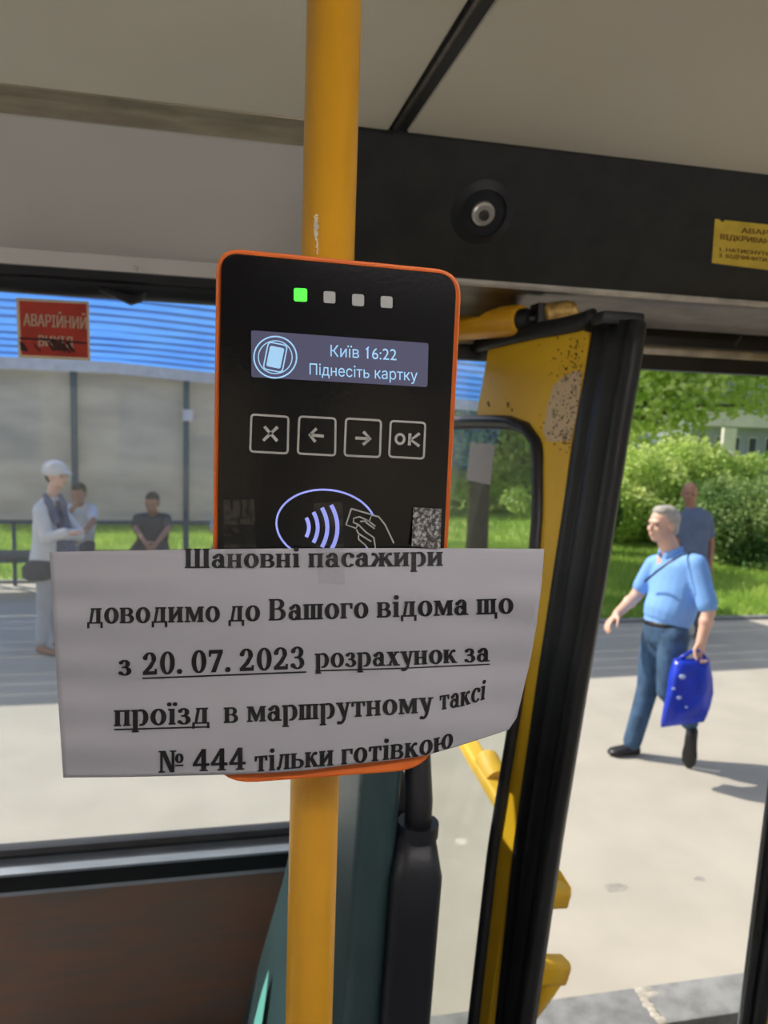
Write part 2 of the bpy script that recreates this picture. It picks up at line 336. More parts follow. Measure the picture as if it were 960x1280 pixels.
def text_mesh(name, text, p0, p1, h, fn, m_, parent, bold=0.0, align='fit'):
    """built-in font set out flat, fitted from p0 to p1 along its baseline; cap height h; fn maps to the surface"""
    cu = bpy.data.curves.new(name, 'FONT'); cu.body = text; cu.offset = bold; cu.resolution_u = 4; cu.size = 20; 
    ob = bpy.data.objects.new('tmp', cu); COL.objects.link(ob)
    dg = bpy.context.evaluated_depsgraph_get(); dg.update()
    cv = ob.to_curve(dg); loops = []
    for sp in cv.splines:
        bp = sp.bezier_points; L_ = []
        for a, b in zip(bp, list(bp[1:])+[bp[0]]):
            L_ += [q.to_2d() for q in interpolate_bezier(a.co, a.handle_right, b.handle_left, b.co, 6)[:-1]]
        P = []
        for q in L_:
            if not P or (q-P[-1]).length > 1e-4: P.append(q)
        if (P[0]-P[-1]).length < 1e-4: P.pop()
        loops.append(P)
    ob.to_curve_clear(); bpy.data.objects.remove(ob)
    ys = [q.y for P in loops for q in P]; ya, yb = min(ys), max(ys); NB = 64
    edges = [(a, b) for P in loops for a, b in zip(P, P[1:]+P[:1]) if abs(a.y-b.y) > 1e-7]
    vv, ff = [], []                      # filled in thin bands by winding number, so that overlapping strokes stay whole
    for k in range(NB):
        y0, y1 = ya+(yb-ya)*k/NB, ya+(yb-ya)*(k+1)/NB; ym = (y0+y1)/2; cr = []
        for a, b in edges:
            if (a.y > ym) != (b.y > ym):
                X = lambda y: a.x+(b.x-a.x)*(min(max(y, min(a.y, b.y)), max(a.y, b.y))-a.y)/(b.y-a.y)
                cr.append((X(ym), X(y0), X(y1), 1 if b.y > a.y else -1))
        cr.sort(); wn = 0
        for c_ in cr:
            if wn == 0: st_ = c_
            wn += c_[3]
            if wn == 0:
                o = len(vv); vv += [(st_[1], y0, 0), (c_[1], y0, 0), (c_[2], y1, 0), (st_[2], y1, 0)]; ff.append((o, o+1, o+2, o+3))
    me = bpy.data.meshes.new(name); me.from_pydata(vv, [], ff); me.update()
    xs = [v.co.x for v in me.vertices]; x0, x1 = min(xs), max(xs)
    cap = 0.729*20
    p0 = V(p0); p1 = V(p1); d = (p1-p0); L = d.length; 
    for v in me.vertices:
        k = (v.co.x-x0)/(x1-x0); q = p0 + d*k
        v.co = fn(q.x, q.y - v.co.y/cap*h)
    return link(name, me, m_, parent)

# ================================================================== THE SETTING: ground
gnd = B(); box(gnd, (-30, 2.43, -0.3), (40, 30, 0.0))
tag(part('pavement', gnd, M['pavement']), 'pale sunlit concrete pavement', None, None, 'structure')
rd = B(); box(rd, (-30, -14, -0.5), (40, 2.30, -0.14))
tag(part('road', rd, M['road']), 'dark asphalt road under the bus', None, None, 'structure')
curb = empty('curb', (0, 2.36, 0), 'grey concrete curb along the pavement edge', None, None, 'structure')
joint_x = [-4.75, -3.75, -2.75, -1.75, -0.75, 0.30, 1.60, 2.62, 3.62]
for i in range(len(joint_x)-1):
    b_ = B(); box(b_, (joint_x[i]+0.012, 2.24, -0.4), (joint_x[i+1]-0.012, 2.425, 0.012+0.004*random.random()), 0.012)
    part('curb_stone', b_, M['curb'], curb, True)
    b_ = B()
    for k in range(7):
        ellipsoid(b_, (joint_x[i+1]+random.uniform(-.012, .012)+(.03 if k > 4 else 0), 2.26+0.024*k, 0.008), random.uniform(.02, .035)*(1.9 if k > 4 else 1), .022, .008, seg=8)
    part('mortar', b_, M['mortar'], curb, True)

# pebbles and stains on the pavement
def patch(name, cx, cy, rx, ry, m_, lab):
    b_ = B(); pts = [(cx+rx*cos(t*pi/9)*random.uniform(.7, 1.15), cy+ry*sin(t*pi/9)*random.uniform(.7, 1.15)) for t in range(18)]
    hexa(b_, [(x, y, 0.0006) for x, y in pts], [(x, y, -0.01) for x, y in pts])
    o = part(name, b_, m_); tag(o, lab, None, None, 'structure'); return o
M['stain'] = mat('worn_patch', (0.33, 0.31, 0.275), 0.95, var=0.15, vscale=30)
p = atZ(770, 1109, 0); patch('pavement_stain', p.x, p.y, .065, .04, M['stain'], 'small oval dark stain on the pale pavement')
p = atZ(875, 1099, 0); patch('pavement_stain', p.x, p.y, .03, .02, M['stain'], 'tiny dark stain on the pavement, nearer the right frame edge')

# lawn behind the pavement
lawn = empty('lawn', (4, 12, 0), 'sunlit green lawn behind the pavement and the bus shelter', None, None, 'structure')
b_ = B(); box(b_, (2.9, 7.56, -0.2), (40, 60, 0.03)); box(b_, (-25, 9.95, -0.2), (2.9, 60, 0.03)); part('turf', b_, M['soil'], lawn)
b_ = B(); box(b_, (2.9, 7.48, -0.2), (40, 7.56, 0.035), 0.01); box(b_, (-25, 9.87, -0.2), (2.9, 9.95, 0.035), 0.01); part('lawn_edging', b_, M['curb'], lawn)

def tri_cloud(name, verts, faces, m_, parent=None):
    me = bpy.data.meshes.new(name); me.from_pydata(verts, [], faces); me.update(); return link(name, me, m_, parent)
vs, fs = [], []
rg = random.Random(3)
def blades(n, x0, x1, y0, y1, h=(.05, .13)):
    for _ in range(n):
        x = rg.uniform(x0, x1); y = rg.uniform(y0, y1) ; hh = rg.uniform(*h); a = rg.uniform(0, pi); w_ = .012
        i = len(vs); dx, dy = cos(a)*w_, sin(a)*w_; lx, ly = rg.uniform(-.04, .04), rg.uniform(-.04, .04)
        vs.extend([(x-dx, y-dy, .02), (x+dx, y+dy, .02), (x+lx, y+ly, .02+hh)]); fs.append((i, i+1, i+2))
blades(52000, 3.0, 11, 7.56, 12.5); blades(26000, -6, 2.9, 9.95, 14.5); blades(14000, 3, 16, 12.5, 18, (.08, .16))
tag(tri_cloud('grass', vs, fs, M['blade']), 'short bright green grass blades covering the lawn', 'grass', None, 'stuff')

# ================================================================== plants
def leaf_cloud(blobs, n, size, seed):
    """leaves scattered over lumpy blobs (cx,cy,cz,rx,ry,rz)"""
    r = random.Random(seed); v, f = [], []
    wts = [b[3]*b[5] for b in blobs]; tot = sum(wts)
    for b, wt in zip(blobs, wts):
        for _ in range(int(n*wt/tot)):
            th = r.uniform(0, 2*pi); c = r.uniform(-1, 1); s = sqrt(1-c*c); k = r.random()**0.28
            k *= 1 + .16*sin(5*th+b[0])*sin(4*c+b[1])
            p = V((b[0]+b[3]*k*s*cos(th), b[1]+b[4]*k*s*sin(th), b[2]+b[5]*k*c))
            if p.z < 0.03: continue
            a = V((r.gauss(0, 1), r.gauss(0, 1), r.gauss(0, .6))).normalized(); q = V((r.gauss(0, 1), r.gauss(0, 1), r.gauss(0, 1)))
            q = (q-a*q.dot(a)).normalized(); L = size*r.uniform(.7, 1.4); W = L*.34; nn = a.cross(q)*L*.12
            i = len(v); v.extend([p-a*L*.5, p+q*W+nn, p+a*L*.5, p-q*W+nn]); f.append((i, i+1, i+2)); f.append((i, i+2, i+3))
    return v, f
def bush(name, label, blobs, n, size, seed, m_, group=None, cat='bush'):
    t = empty(name, (blobs[0][0], blobs[0][1], 0.0), label, cat, group)
    v, f = leaf_cloud(blobs, n, size, seed); o = tri_cloud('foliage', v, f, m_, t); o['kind'] = 'stuff'
    r = random.Random(seed+1); b_ = B()
    for b in blobs:
        for _ in range(3):
            x, y = b[0]+r.uniform(-.2, .2)*b[3], b[1]+r.uniform(-.2, .2)*b[4]
            tube(b_, [(x, y, 0), (x+r.uniform(-.3, .3)*b[3], y, b[2]*.7), (x+r.uniform(-.6, .6)*b[3], y, b[2]+b[5]*.5)], [.03, .018, .006], 6)
    part('stem', b_, M['bark'], t, True)['kind'] = 'stuff'; return t
def tree(name, label, base, h, tr, blobs, n, size, seed, m_, lean=0.0):
    t = empty(name, base, label, 'tree'); x, y, z = base
    b_ = B(); tube(b_, [(x, y, -.05), (x+lean*.1, y, .25), (x+lean*.4, y, h*.4), (x+lean, y, h)], [tr*1.35, tr, tr*.85, tr*.5], 12)
    r = random.Random(seed)
    for b in blobs:
        tube(b_, [(x+lean*.6, y, h*.6), ((x+b[0])/2, (y+b[1])/2, (h*.7+b[2])/2), (b[0], b[1], b[2])], [tr*.4, tr*.25, .02], 7)
    part('trunk', b_, M['bark'], t, True)
    v, f = leaf_cloud(blobs, n, size, seed); o = tri_cloud('foliage', v, f, m_, t); o['kind'] = 'stuff'; return t
def bl(px, py, Y, rx, ry, rz):
    p = atY(px, py, Y); return (p.x, p.y, p.z, rx, ry, rz)
# right: low bright bushes, dark hedge
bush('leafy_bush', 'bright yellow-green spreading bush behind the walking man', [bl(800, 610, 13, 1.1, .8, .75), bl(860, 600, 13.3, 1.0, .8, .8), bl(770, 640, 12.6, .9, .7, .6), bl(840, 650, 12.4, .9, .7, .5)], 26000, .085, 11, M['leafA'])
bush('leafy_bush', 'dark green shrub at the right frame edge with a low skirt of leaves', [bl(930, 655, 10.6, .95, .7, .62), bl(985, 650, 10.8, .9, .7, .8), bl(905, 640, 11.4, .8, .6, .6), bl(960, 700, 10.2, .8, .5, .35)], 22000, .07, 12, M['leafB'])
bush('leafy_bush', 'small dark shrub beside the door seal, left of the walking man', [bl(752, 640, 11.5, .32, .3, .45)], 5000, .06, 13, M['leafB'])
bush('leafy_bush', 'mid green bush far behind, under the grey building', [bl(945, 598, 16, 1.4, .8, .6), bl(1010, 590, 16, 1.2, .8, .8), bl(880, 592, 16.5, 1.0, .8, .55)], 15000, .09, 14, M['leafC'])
# trees
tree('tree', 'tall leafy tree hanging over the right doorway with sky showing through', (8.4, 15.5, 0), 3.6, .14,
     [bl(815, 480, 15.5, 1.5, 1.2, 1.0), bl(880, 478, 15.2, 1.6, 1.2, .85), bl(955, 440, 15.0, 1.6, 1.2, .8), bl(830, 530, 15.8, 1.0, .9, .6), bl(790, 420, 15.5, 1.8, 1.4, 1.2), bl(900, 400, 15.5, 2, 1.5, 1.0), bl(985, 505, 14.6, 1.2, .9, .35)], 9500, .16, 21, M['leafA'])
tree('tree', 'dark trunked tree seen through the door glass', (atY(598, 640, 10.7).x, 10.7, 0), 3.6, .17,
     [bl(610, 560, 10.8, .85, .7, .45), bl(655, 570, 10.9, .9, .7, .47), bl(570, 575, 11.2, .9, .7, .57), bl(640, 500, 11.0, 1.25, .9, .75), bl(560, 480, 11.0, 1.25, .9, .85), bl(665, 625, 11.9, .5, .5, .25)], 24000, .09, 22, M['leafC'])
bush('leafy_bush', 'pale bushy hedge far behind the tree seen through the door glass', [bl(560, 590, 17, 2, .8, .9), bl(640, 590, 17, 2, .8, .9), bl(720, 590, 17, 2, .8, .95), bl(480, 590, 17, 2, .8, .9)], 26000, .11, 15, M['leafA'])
bush('leafy_bush', 'green shrubs standing on the lawn behind the bus shelter', [bl(300, 600, 15, 1.6, .8, 1.3), bl(180, 600, 15, 1.8, .8, 1.2), bl(40, 600, 15, 1.8, .8, 1.3)], 12000, .12, 16, M['leafC'])
# far row that closes the view over the lawn
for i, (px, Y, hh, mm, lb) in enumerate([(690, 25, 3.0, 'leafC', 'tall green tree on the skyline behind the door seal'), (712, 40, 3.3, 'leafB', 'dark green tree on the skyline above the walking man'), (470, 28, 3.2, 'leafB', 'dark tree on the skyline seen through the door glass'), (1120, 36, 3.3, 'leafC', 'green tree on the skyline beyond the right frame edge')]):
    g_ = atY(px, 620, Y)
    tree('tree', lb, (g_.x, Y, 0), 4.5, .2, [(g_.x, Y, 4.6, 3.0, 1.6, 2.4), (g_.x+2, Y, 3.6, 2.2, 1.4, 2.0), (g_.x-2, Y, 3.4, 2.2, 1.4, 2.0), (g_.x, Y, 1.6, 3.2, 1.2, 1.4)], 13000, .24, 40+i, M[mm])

# ================================================================== far building
g0 = atY(868, 560, 33); g1 = atY(1010, 560, 33)
bld = empty('apartment_building', (g0.x, 33, 0), 'grey-blue building with dark windows and pale balconies behind the trees', 'building')
bx0 = atY(862, 560, 33).x; bx1 = bx0+9; zt = atY(900, 470, 33).z
b_ = B(); box(b_, (bx0, 33, 0), (bx1, 38, zt)); part('wall', b_, M['wallgrey'], bld)
b_ = B(); box(b_, (bx0-.2, 32.6, zt), (bx1+.2, 38.2, zt+.35)); part('roof', b_, M['wallpale'], bld)
zb0 = atY(900, 533, 33).z; zb1 = atY(900, 512, 33).z
b_ = B(); box(b_, (bx0+.1, 32.3, zb0), (bx1, 33, zb1)); part('balcony_front', b_, M['wallpale'], bld)
for px in (872, 893, 914, 935, 956):
    a = atY(px, 560, 33).x; z0, z1 = atY(900, 585, 33).z, atY(900, 545, 33).z
    b_ = B(); box(b_, (a-.05, 32.94, z0), (a+.42, 33.02, z1)); wn = part('window', b_, M['wallpale'], bld)
    b_ = B(); box(b_, (a, 32.92, z0+.06), (a+.37, 33.0, z1-.06)); part('pane', b_, M['winfar'], wn)
for px in (885, 916, 947):
    a = atY(px, 560, 33).x; z0, z1 = atY(900, 508, 33).z, atY(900, 482, 33).z
    b_ = B(); box(b_, (a-.05, 32.94, z0), (a+.42, 33.02, z1)); wn = part('window', b_, M['wallpale'], bld)
    b_ = B(); box(b_, (a, 32.92, z0+.06), (a+.37, 33.0, z1-.06)); part('pane', b_, M['winfar'], wn)
a = atY(912, 560, 31)
b_ = B(); z0, z1 = atY(912, 582, 31).z, atY(912, 535, 31).z
box(b_, (a.x-.35, 31, z0-2), (a.x+.3, 31.2, z1)); part('stair_panel', b_, M['wallpale'], bld)

ob_ = empty('apartment_building', (0, -15, -.14), 'added tan building across the road, unseen behind the camera, for reflections and bounce light', 'building')  # unseen facade added for the card reader's reflection and warm bounce
b_ = B(); box(b_, (-16, -20, -.14), (14, -15, 5.2)); part('wall', b_, mat('tan_wall', (.50, .40, .28), .85, var=.08, vscale=1), ob_)
for k in range(9):
    b_ = B(); box(b_, (-14.5+3.1*k, -15.02, 1.0), (-13.1+3.1*k, -14.94, 2.9)); part('window', b_, M['winfar'], ob_)

# ================================================================== bus shelter
sh = empty('bus_shelter', (0, 9.8, 0), 'open bus shelter with translucent blue roof and grey back panels', 'bus shelter')
XR = 3.75
def rz(x): return 2.515 - 0.062*(x+0.0) if x > -1.2 else 2.59 + 0.0*x     # roof falls gently to the right
NR = 11
for i in range(NR):
    t0, t1 = i/NR, (i+1)/NR - 0.012
    b_ = B(); y0, y1 = 9.85-2.0*t0, 9.85-2.0*t1
    for (xa, xb) in ((-7.0, -3.6), (-3.6, -0.2), (-0.2, XR)):
        za, zb = 0.10+0.95*t0, 0.10+0.95*t1
        F_ = [(xa, y0, rz(xa)+za), (xb, y0, rz(xb)+za), (xb, y1, rz(xb)+zb+.035), (xa, y1, rz(xa)+zb+.035)]
        hexa(b_, F_, [(x, y, z+.006) for x, y, z in F_])
    part('roof_sheet', b_, M['roofblue'], sh)
for i in range(1, 14):
    t = i/14; y = 9.85-2.0*t; b_ = B()
    for (xa, xb) in ((-7.0, -1.2), (-1.2, XR)):
        hexa(b_, [(xa, y, rz(xa)+.075+.95*t), (xb, y, rz(xb)+.075+.95*t), (xb, y, rz(xb)+.10+.95*t), (xa, y, rz(xa)+.10+.95*t)], [(xa, y+.03, rz(xa)+.07+.95*t), (xb, y+.03, rz(xb)+.07+.95*t), (xb, y+.03, rz(xb)+.10+.95*t), (xa, y+.03, rz(xa)+.10+.95*t)])
    part('purlin', b_, M['purlin'], sh)
for xx in (-6.9, XR-.03):
    b_ = B(); hexa(b_, [(xx, 9.85, rz(xx)+.12), (xx+.04, 9.85, rz(xx)+.12), (xx+.04, 7.9, rz(xx)+1.09), (xx, 7.9, rz(xx)+1.09)],
              [(xx, 9.85, rz(xx)+.18), (xx+.04, 9.85, rz(xx)+.18), (xx+.04, 7.9, rz(xx)+1.15), (xx, 7.9, rz(xx)+1.15)]); part('rafter', b_, M['gutter'], sh)
b_ = B()
for (xa, xb) in ((-7.0, -1.2), (-1.2, XR)):
    hexa(b_, [(xa, 9.66, rz(xa)-.03), (xb, 9.66, rz(xb)-.03), (xb, 9.66, rz(xb)+.10), (xa, 9.66, rz(xa)+.10)], [(xa, 9.78, rz(xa)-.03), (xb, 9.78, rz(xb)-.03), (xb, 9.78, rz(xb)+.10), (xa, 9.78, rz(xa)+.10)])
part('gutter', b_, M['gutter'], sh)
posts = [-6.6, -5.0, -3.4, atY(95, 600, 9.8).x, atY(233, 600, 9.8).x, 1.1, 2.35]
for i, xx in enumerate(posts):
    b_ = B(); box(b_, (xx-.035, 9.70, 0), (xx+.035, 9.77, rz(xx)), .005); ps = part('post', b_, M['teal'], sh)
for i in range(len(posts)-1):
    b_ = B(); box(b_, (posts[i]+.02, 9.80, .77), (posts[i+1]-.02, 9.83, rz(posts[i])-.03)); part('back_panel', b_, M['shelterpanel'], sh)
p = atY(235, 520, 9.7); b_ = B(); box(b_, (p.x-.06, 9.66, p.z-.06), (p.x+.06, 9.70, p.z+.08)); part('notice', b_, M['white_cloth'], sh)
# rail under the panels
for xx in [-3.1, -2.55, -2.35]: 
    b_ = B(); box(b_, (xx, 9.72, 0), (xx+.04, 9.76, .78)); part('rail_post', b_, M['teal'], sh)
b_ = B(); box(b_, (-7, 9.72, .28), (2.35, 9.76, .33)); box(b_, (-7, 9.72, .75), (2.35, 9.79, .79)); part('rail', b_, M['teal'], sh)
# bench
bn = empty('bench', (-0.6, 9.2, 0), 'long low dark plank bench inside the bus shelter', 'bench')
for k in range(3):
    b_ = B(); box(b_, (-3.9, 9.02+.14*k, .45), (1.6, 9.14+.14*k, .49), .006); part('plank', b_, M['benchm'], bn)
for xx in (-3.6, -1.7, .1, 1.4):
    b_ = B(); box(b_, (xx, 9.05, 0), (xx+.06, 9.40, .45)); part('leg', b_, M['teal'], bn)

# ================================================================== people
def fuse(name, bm, voxel, m_, parent, smooth=3, label=None):
    """merge overlapping solids into one continuous surface"""
    bmesh.ops.recalc_face_normals(bm, faces=bm.faces)
    me = bpy.data.meshes.new(name); bm.to_mesh(me); bm.free()
    ob = bpy.data.objects.new('tmp', me); COL.objects.link(ob)
    r = ob.modifiers.new('r', 'REMESH'); r.mode = 'VOXEL'; r.voxel_size = voxel
    s = ob.modifiers.new('s', 'SMOOTH'); s.iterations = smooth; s.factor = 0.6
    dg = bpy.context.evaluated_depsgraph_get(); dg.update()
    out = bpy.data.meshes.new_from_object(ob.evaluated_get(dg)); bpy.data.objects.remove(ob)
    out.materials.clear()
    o = link(name, out, m_, parent, 'all')
    if label: o['label'] = label
    return o
def limb(bm, pts, rad, n=14):
    tube(bm, pts, rad, n)
    for p, r in zip(pts, rad): ellipsoid(bm, p, r*.985, r*.985, r*.985, seg=12)
def torso(bm, secs, lat):
    """secs: (centre, half width, half depth)"""
    rings = []
    for i, (c, a, b) in enumerate(secs):
        c = V(c); d = (V(secs[min(i+1, len(secs)-1)][0])-V(secs[max(i-1, 0)][0])).normalized()
        y = d.cross(lat).normalized(); x = y.cross(d).normalized()
        rings.append([c + x*a*cos(t*2*pi/20) + y*b*sin(t*2*pi/20) for t in range(20)])
    ring_loft(bm, rings)
    for (c, a, b) in (secs[0], secs[-1]): ellipsoid(bm, c, a*.97, b*.97, min(a, b)*.5, (lat, lat.cross(V((0, 0, 1))).normalized(), V((0, 0, 1))), 16)
def lerp(a, b, k): return V(a)*(1-k)+V(b)*k
def hand(bm, wrist, d, nrm, thumb, curl=0.6, s=1.0):
    """palm with four unequal bent fingers and a thumb on its side; d along the hand, nrm out of the palm, thumb towards the thumb side"""
    d = V(d).normalized(); t = (V(thumb)-d*V(thumb).dot(d)).normalized(); nn = V(nrm); nn = (nn-d*nn.dot(d)-t*nn.dot(t)).normalized()
    w_ = V(wrist)
    rings = []
    for k, a, b in ((-.01, .026, .02), (.03, .036, .017), (.07, .042, .016), (.092, .040, .013)):
        c = w_+d*k*s; rings.append([c+t*a*s*cos(q*pi/7)+nn*b*s*sin(q*pi/7) for q in range(14)])
    ring_loft(bm, rings)
    for off, L, r in ((.031, .072, .0088), (.011, .080, .0092), (-.010, .075, .0088), (-.030, .058, .0078)):
        p = w_+d*.085*s+t*off*s; dirs = d; pts = [p]; a = 0
        for seg, q in ((.45, .55), (.32, .9), (.26, .7)):
            a += curl*q; dv = d*cos(a)+nn*sin(a); p = p+dv*L*seg*s; pts.append(p)
        limb(bm, pts, [r*1.08*s, r*s, r*.95*s, r*.82*s], 8)
    p = w_+d*.022*s+t*.026*s
    p1 = p+(d*.55+t*.62+nn*.3).normalized()*.040*s; p2 = p1+(d*.85+t*.15+nn*.45).normalized()*.032*s; p3 = p2+(d*.8-t*.1+nn*.6).normalized()*.024*s
    limb(bm, [p, p1, p2, p3], [.014*s, .0115*s, .010*s, .0085*s], 8)
def head(bm, c, f, u=V((0, 0, 1)), s=1.0, neck=None, neck_r=.055):
    f = V(f).normalized(); u = (V(u)-f*V(u).dot(f)).normalized(); l = u.cross(f).normalized(); c = V(c); A = (l, f, u)
    q = lambda x, y, z: c+(l*x+f*y+u*z)*s
    ellipsoid(bm, q(0, -.012, .03), .076*s, .096*s, .088*s, A, 20)      # skull
    ellipsoid(bm, q(0, .018, -.03), .062*s, .072*s, .078*s, A, 16)      # face
    ellipsoid(bm, q(0, .045, -.088), .032*s, .030*s, .024*s, A, 12)     # chin
    ellipsoid(bm, q(.034, .025, -.065), .026*s, .045*s, .030*s, A, 12); ellipsoid(bm, q(-.034, .025, -.065), .026*s, .045*s, .030*s, A, 12)
    ellipsoid(bm, q(0, .078, .022), .050*s, .016*s, .012*s, A, 12)      # brow
    for sx in (-1, 1): ellipsoid(bm, q(.036*sx, .064, -.022), .022*s, .020*s, .018*s, A, 10)
    tube(bm, [q(0, .078, .012), q(0, .097, -.012), q(0, .106, -.028), q(0, .080, -.038)], [.008*s, .011*s, .015*s, .010*s], 8)
    ellipsoid(bm, q(0, .078, -.058), .024*s, .014*s, .008*s, A, 10); ellipsoid(bm, q(0, .075, -.068), .020*s, .014*s, .007*s, A, 10)
    for sx in (-1, 1): ellipsoid(bm, q(.078*sx, -.008, -.008), .010*s, .020*s, .033*s, A, 10)
    if neck is not None: limb(bm, [q(0, -.015, -.05), V(neck)], [neck_r*s, neck_r*1.12*s])
    return q, A
def face_bits(q, A, s, parent):
    for sx in (-1, 1):
        b_ = B(); ellipsoid(b_, q(.033*sx, .083, .002), .014*s, .006*s, .006*s, A, 10); part('eye', b_, M['eyew'], parent, True)
    b_ = B(); ellipsoid(b_, q(0, .0895, -.0625), .021*s, .006*s, .0045*s, A, 12); part('mouth', b_, M['lips'], parent, True)
def shoe(name, ankle, toe, m_, parent, s=1.0, lab=None, sole=None):
    """a shoe from heel to toe"""
    a = V(ankle); t_ = V(toe); d = (t_-a); heel = a-d.normalized()*.045*s; L = t_-heel; x = L.normalized(); y = V((0, 0, 1)).cross(x).normalized(); z = x.cross(y)
    b_ = B(); rings = []
    for k, w_, h in ((0, .026, .055), (.06, .036, .075), (.25, .038, .080), (.45, .040, .058), (.68, .048, .042), (.88, .042, .032), (1, .018, .018)):
        c = heel+L*k; rings.append([c+y*w_*s*cos(q*pi/7)+z*(h*.5+h*.5*sin(q*pi/7))*s for q in range(14)])
    ring_loft(b_, rings); o = part(name, b_, m_, parent, 'all')
    if lab: o['label'] = lab
    return o

# ---- the walking man in the light blue shirt
D = depth(atZ(800, 949, 0)); 
def mq(x, y, dd=0.0): return atD(x, y, D+dd)
ground = atZ(812, 950, 0)
man = empty('person', (ground.x, ground.y, 0), 'man in light blue shirt and jeans walking left across the pavement, carrying a blue bag', 'person')
toL = -rt.copy(); toL.z = 0; toL.normalize()          # the way he walks
tocam = -V((fwd.x, fwd.y, 0)).normalized()
UPV = V((0, 0, 1))
fdir = (toL*.93+tocam*.36).normalized()               # facing left, a little towards the bus
lat = UPV.cross(fdir).normalized()                    # his left side
if lat.dot(tocam) < 0: lat = -lat
hc = mq(828, 656, .0)
# joints: near side is nearer to the camera (negative dd)
shN, shF = mq(871, 706, -.19), mq(818, 706, .17)
elN, elF = mq(886, 764, -.27), mq(795, 745, .20)
wrN, wrF = mq(876, 803, -.28), mq(771, 768, .10)
hipN, hipF = mq(843, 790, -.09), mq(821, 790, .09)
knF, knB = mq(809, 862, .06), mq(834, 864, -.08)       # forward leg, trailing leg
anF = mq(790, 930, .06); anB = mq(862, 902, -.10)
b_ = B(); q, A = head(b_, hc, (fdir*.92+tocam*.05+UPV*.02), UPV+fdir*.0, 1.0, mq(840, 694, 0), .058)
torso(b_, [(mq(843, 700), .15, .085), (mq(844, 730), .17, .11), (mq(836, 765), .12, .09), (mq(832, 792), .09, .07)], lat)
limb(b_, [shN, elN, wrN], [.055, .043, .030]); limb(b_, [shF, elF, wrF], [.055, .043, .030])
limb(b_, [lerp(elN, wrN, .3), lerp(elN, wrN, .35)], [.045, .045]); limb(b_, [lerp(elF, wrF, .3), lerp(elF, wrF, .35)], [.045, .045])
limb(b_, [hipF+UPV*-.05, knF, anF], [.06, .05, .036]); limb(b_, [hipN+UPV*-.05, knB, anB], [.06, .05, .036])
hand(b_, wrN, (mq(873, 830, -.28)-wrN), toL*-1+tocam*.2, fdir+UPV*-.1, 1.15, 1.05)
hand(b_, wrF, (mq(757, 782, .05)-wrF), -tocam*.2-UPV*.7+fdir*-.3, tocam+UPV*.2, .55, 1.0)
fuse('body', b_, .0065, M['skin'], man, 2)
face_bits(q, A, 1, man)
b_ = B(); ellipsoid(b_, q(0, -.030, .040), .083, .096, .092, A, 20); ellipsoid(b_, q(0, -.055, -.012), .077, .058, .075, A, 16); ellipsoid(b_, q(0, .012, .088), .062, .062, .040, A, 14)
fuse('hair', b_, .008, M['hair_grey'], man, 2, 'short grey hair')
# shirt
b_ = B()
torso(b_, [(mq(839, 693), .072, .066), (mq(841, 699), .12, .082), (mq(843, 705, 0), .185, .098), (mq(845, 725), .20, .125), (mq(842, 748), .185, .140), (mq(836, 766), .175, .150), (mq(832, 777), .158, .132)], lat)
limb(b_, [shN, lerp(shN, elN, .5), lerp(shN, elN, .86)], [.068, .064, .064]); limb(b_, [shF, lerp(shF, elF, .5), lerp(shF, elF, .70)], [.066, .062, .060])
limb(b_, [mq(845, 703, 0), shN], [.075, .068]); limb(b_, [mq(843, 703, 0), shF], [.075, .066])
fuse('shirt', b_, .010, M['shirt_blue'], man, 2)
b_ = B(); nk = mq(838, 691)
pts = [nk+(lat*cos(t)*.068+fdir*sin(t)*.066)+UPV*(.022-.035*max(0, sin(t))) for t in [radians(110+320*i/16) for i in range(17)]]
tube(b_, pts, .011, 8, ry=.024, upv=UPV); part('collar', b_, M['shirt_blue'], man, 'all')
b_ = B(); c0 = mq(829, 712)
for z_, in ((0,),): pass
tube(b_, [mq(866, 690, -.13), mq(852, 694, -.20), mq(836, 703, -.205), mq(820, 715, -.13), mq(806, 727, -.02)], .010, 6, ry=.005); part('strap', b_, M['black'], man, 'all')
b_ = B(); torso(b_, [(mq(832, 777.5), .158, .132), (mq(832, 780), .158, .132)], lat); fuse('belt', b_, .012, M['black'], man, 1)
b_ = B(); torso(b_, [(mq(832, 781), .157, .130), (mq(833, 800), .165, .125)], lat)
limb(b_, [hipF+UPV*-.03, lerp(hipF, knF, .5), knF, lerp(knF, anF, .5), anF+UPV*.015], [.098, .088, .070, .064, .060])
limb(b_, [hipN+UPV*-.03, lerp(hipN, knB, .5), knB, lerp(knB, anB, .5), anB], [.098, .088, .070, .062, .058])
fuse('trousers', b_, .011, M['jeans'], man, 2, 'blue denim trousers')
tf = atZ(760, 944, 0.0); tf.z = .03
af = mq(790, 934, .06); af.z = 0.0
shoe('shoe', V((af.x, af.y, 0.005)), V((tf.x, tf.y, .012)), M['black'], man, 1.05)
tb = mq(863, 934, -.12); tb.z = 0.004; ab = mq(867, 912, -.10)
shoe('shoe', ab+UPV*-.03, tb, M['black'], man, 1.0)
